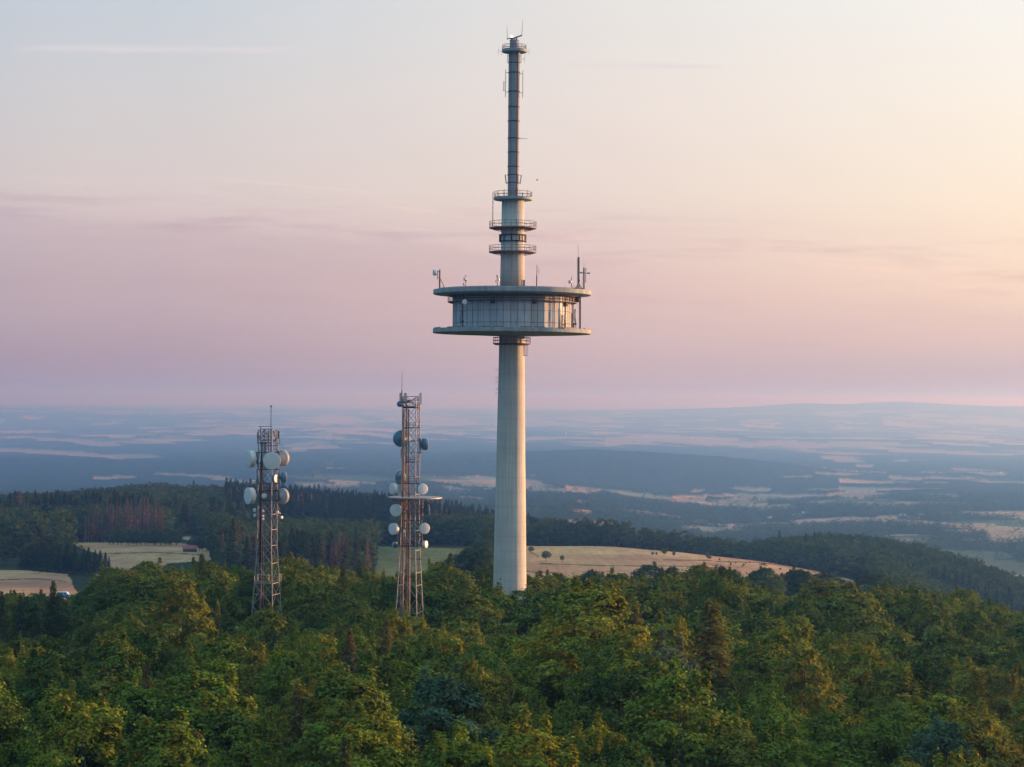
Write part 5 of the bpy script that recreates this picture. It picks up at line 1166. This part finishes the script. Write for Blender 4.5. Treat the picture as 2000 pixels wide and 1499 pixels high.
for k in range(22):
    x_ = random.gauss(1275, 34); rw = 1012 + random.gauss(0, 4) + (x_ - 1275) * -0.08
    house(x_, rw, 4000, random.uniform(9, 15), random.uniform(8, 11), random.uniform(5, 8), 'small white walled house of the village in the valley right of the tower', random.uniform(-0.6, 0.6), M['wallwhite'], M['rooftile'], VG)
for gx_, gr_, nn_, lab in ((1650, 905, 20, 'tiny house of the hazy town on the plain behind the dark ridge'), (1900, 932, 16, 'tiny house of the hazy town near the right picture edge'), (1880, 915, 10, 'tiny house north of the hazy town near the right picture edge')):
    for k in range(nn_):
        house(gx_ + random.gauss(0, 38), gr_ + random.gauss(0, 4), 8800, random.uniform(12, 22), 14, 9, lab, random.uniform(-0.6, 0.6), M['wallwhite'], M['rooftile'], 'houses of the hazy towns')
for (x_, rw, D, w_, lab) in ((1574, 1001, 4500, 20, 'long white farm shed in the valley at right'), (1763, 1007, 4200, 13, 'white farm building among fields at far right'), (1800, 1008, 4200, 8, 'small bright farmhouse right of the white farm building'), (1505, 1010, 4300, 12, 'pale barn left of the long white farm shed'), (955, 958, 5200, 25, 'pale farm building beside fields left of the tower')):
    house(x_, rw, D, w_, 8, 3.5, lab, 0.2, M['wallwhite'], M['wallwhite'], None, 'barn')
house(371, 1080, 1010, 6.5, 4, 1.6, 'low red roofed barn at the edge of the left field', 0.1, M['bark'], M['redroof'], None, 'barn')
# van on the field track at left
p = P(124, 1156, 700); z = G(p.x, p.y); van = empty('parked_van', (p.x, p.y, z), 'blue van with a pale blue roof parked beyond the trees at the left', 'van')
m_ = MB(); m_.add([(-2.2, -0.9, .35), (2.2, -0.9, .35), (2.2, .9, .35), (-2.2, .9, .35), (-2.2, -0.9, 1.5), (1.9, -0.9, 1.5), (1.9, .9, 1.5), (-2.2, .9, 1.5)], [(0, 3, 2, 1), (0, 1, 5, 4), (1, 2, 6, 5), (2, 3, 7, 6), (3, 0, 4, 7), (4, 5, 6, 7)]); m_.build('body', M['bluecar'], van)
m_ = MB(); m_.add([(-2.15, -0.88, 1.5), (1.85, -0.88, 1.5), (1.85, .88, 1.5), (-2.15, .88, 1.5), (-2.05, -0.8, 2.35), (1.2, -0.8, 2.35), (1.2, .8, 2.35), (-2.05, .8, 2.35)], [(0, 1, 5, 4), (1, 2, 6, 5), (2, 3, 7, 6), (3, 0, 4, 7), (4, 5, 6, 7)]); m_.build('cab', M['lightblue'], van)
for sx in (-1.4, 1.4):
    for sy in (-0.85, 0.85):
        m_ = MB(); m_.lathe((sx, sy - 0.1, 0.36), [(0.0, 0), (0.36, 0), (0.36, 0.2), (0, 0.2)], 14, axis=(0, 1, 0)); m_.build('wheel', M['dark'], van)
for sx in (-1.3, -0.3, 0.7): m_ = MB(); m_.box((sx, -0.87, 1.85), (0.8, 0.06, 0.45)); m_.build('window', M['glassdark'], van)
# small car park between the trees
pa0, pa1 = P(118, 1262, 432), P(178, 1262, 432)
xs = np.linspace(pa0.x, pa1.x + 6, 9); ys = np.linspace(405, 480, 14); gxx, gyy = np.meshgrid(xs, ys); gxx = gxx + 1.2 * np.sin(gyy / 11); gz_ = ground(gxx.ravel(), gyy.ravel()) + 0.25
V = np.stack([gxx.ravel(), gyy.ravel(), gz_], -1); i_, j_ = np.meshgrid(np.arange(13), np.arange(8), indexing='ij'); q0 = (i_ * 9 + j_).ravel()
pm = mesh_from('car_park', V, np.stack([q0, q0 + 1, q0 + 10, q0 + 9], -1), M['asphalt']); po = bpy.data.objects.new('car_park', pm); col.objects.link(po); tag(po, kind='structure')
# far wind turbines
for k, (x_, rb, rt, D) in enumerate([(295, 812, 796, 24000), (458, 830, 815, 17000), (1106, 846, 838, 15000)]):
    p0 = P(x_, rb, D); H = (rb - rt) * D / F * 0.62; z = p0.z - 15
    tr_ = empty('wind_turbine', (p0.x, p0.y, z), ['faint white wind turbine near the horizon at far left', 'white wind turbine left of the left lattice mast in the plain', 'tiny wind turbine on the plain right of the tower'][k], 'wind turbine')
    m_ = MB(); m_.lathe((0, 0, 0), [(3.5, 0), (2.0, H)], 12); m_.build('pole', M['white'], tr_)
    m_ = MB(); m_.box((0, 0, H + 1.5), (4, 9, 4)); m_.build('nacelle', M['white'], tr_)
    for b_i in range(3):
        a = 0.4 + b_i * 2.094; m_ = MB(); m_.bar((0, -6, H + 1.5), (math.sin(a) * H * 0.5, -6, H + 1.5 + math.cos(a) * H * 0.5), 2.0, 5, 0.5); m_.build('blade', M['white'], tr_)
# the bird right of the tower
bc = P(1049, 352, 300); m_ = MB()
m_.lathe(bc, [(0, -0.18), (0.05, -0.10), (0.07, 0.02), (0.04, 0.14), (0, 0.2)], 8, axis=(1, 0.2, 0.1))
m_.add([bc + Vector(v_) for v_ in ((-0.05, 0, 0.02), (0.08, 0, 0.02), (0.02, -0.3, 0.12), (-0.08, -0.62, 0.05), (0.02, 0.3, 0.12), (-0.08, 0.62, 0.05))], [(0, 1, 2), (0, 2, 3), (1, 0, 4), (0, 5, 4)])
bo = m_.build('bird', M['dark'], None, bc); tag(bo, 'tiny dark bird flying in the sky right of the thin mast', 'bird')

# ------------------------------------------------------------------ haze
m_ = MB(); m_.box((0, 49000, -507.5), (200000, 99500, 1185))
hz = bpy.data.materials.new('haze_air'); hz.use_nodes = True; t = NT(hz.node_tree); t.n.clear()
pv = t.new('ShaderNodeVolumePrincipled'); pv.inputs['Color'].default_value = (0.17, 0.44, 1.0, 1); pv.inputs['Absorption Color'].default_value = (0.78, 0.47, 1, 1)
pv.inputs['Density'].default_value = 1.25e-4; pv.inputs['Anisotropy'].default_value = 0.7
ou = t.new('ShaderNodeOutputMaterial'); t.l.new(pv.outputs[0], ou.inputs['Volume'])
ho = m_.build('haze', hz); tag(ho, 'pale bluish haze filling the air over the land', None, None, 'stuff')
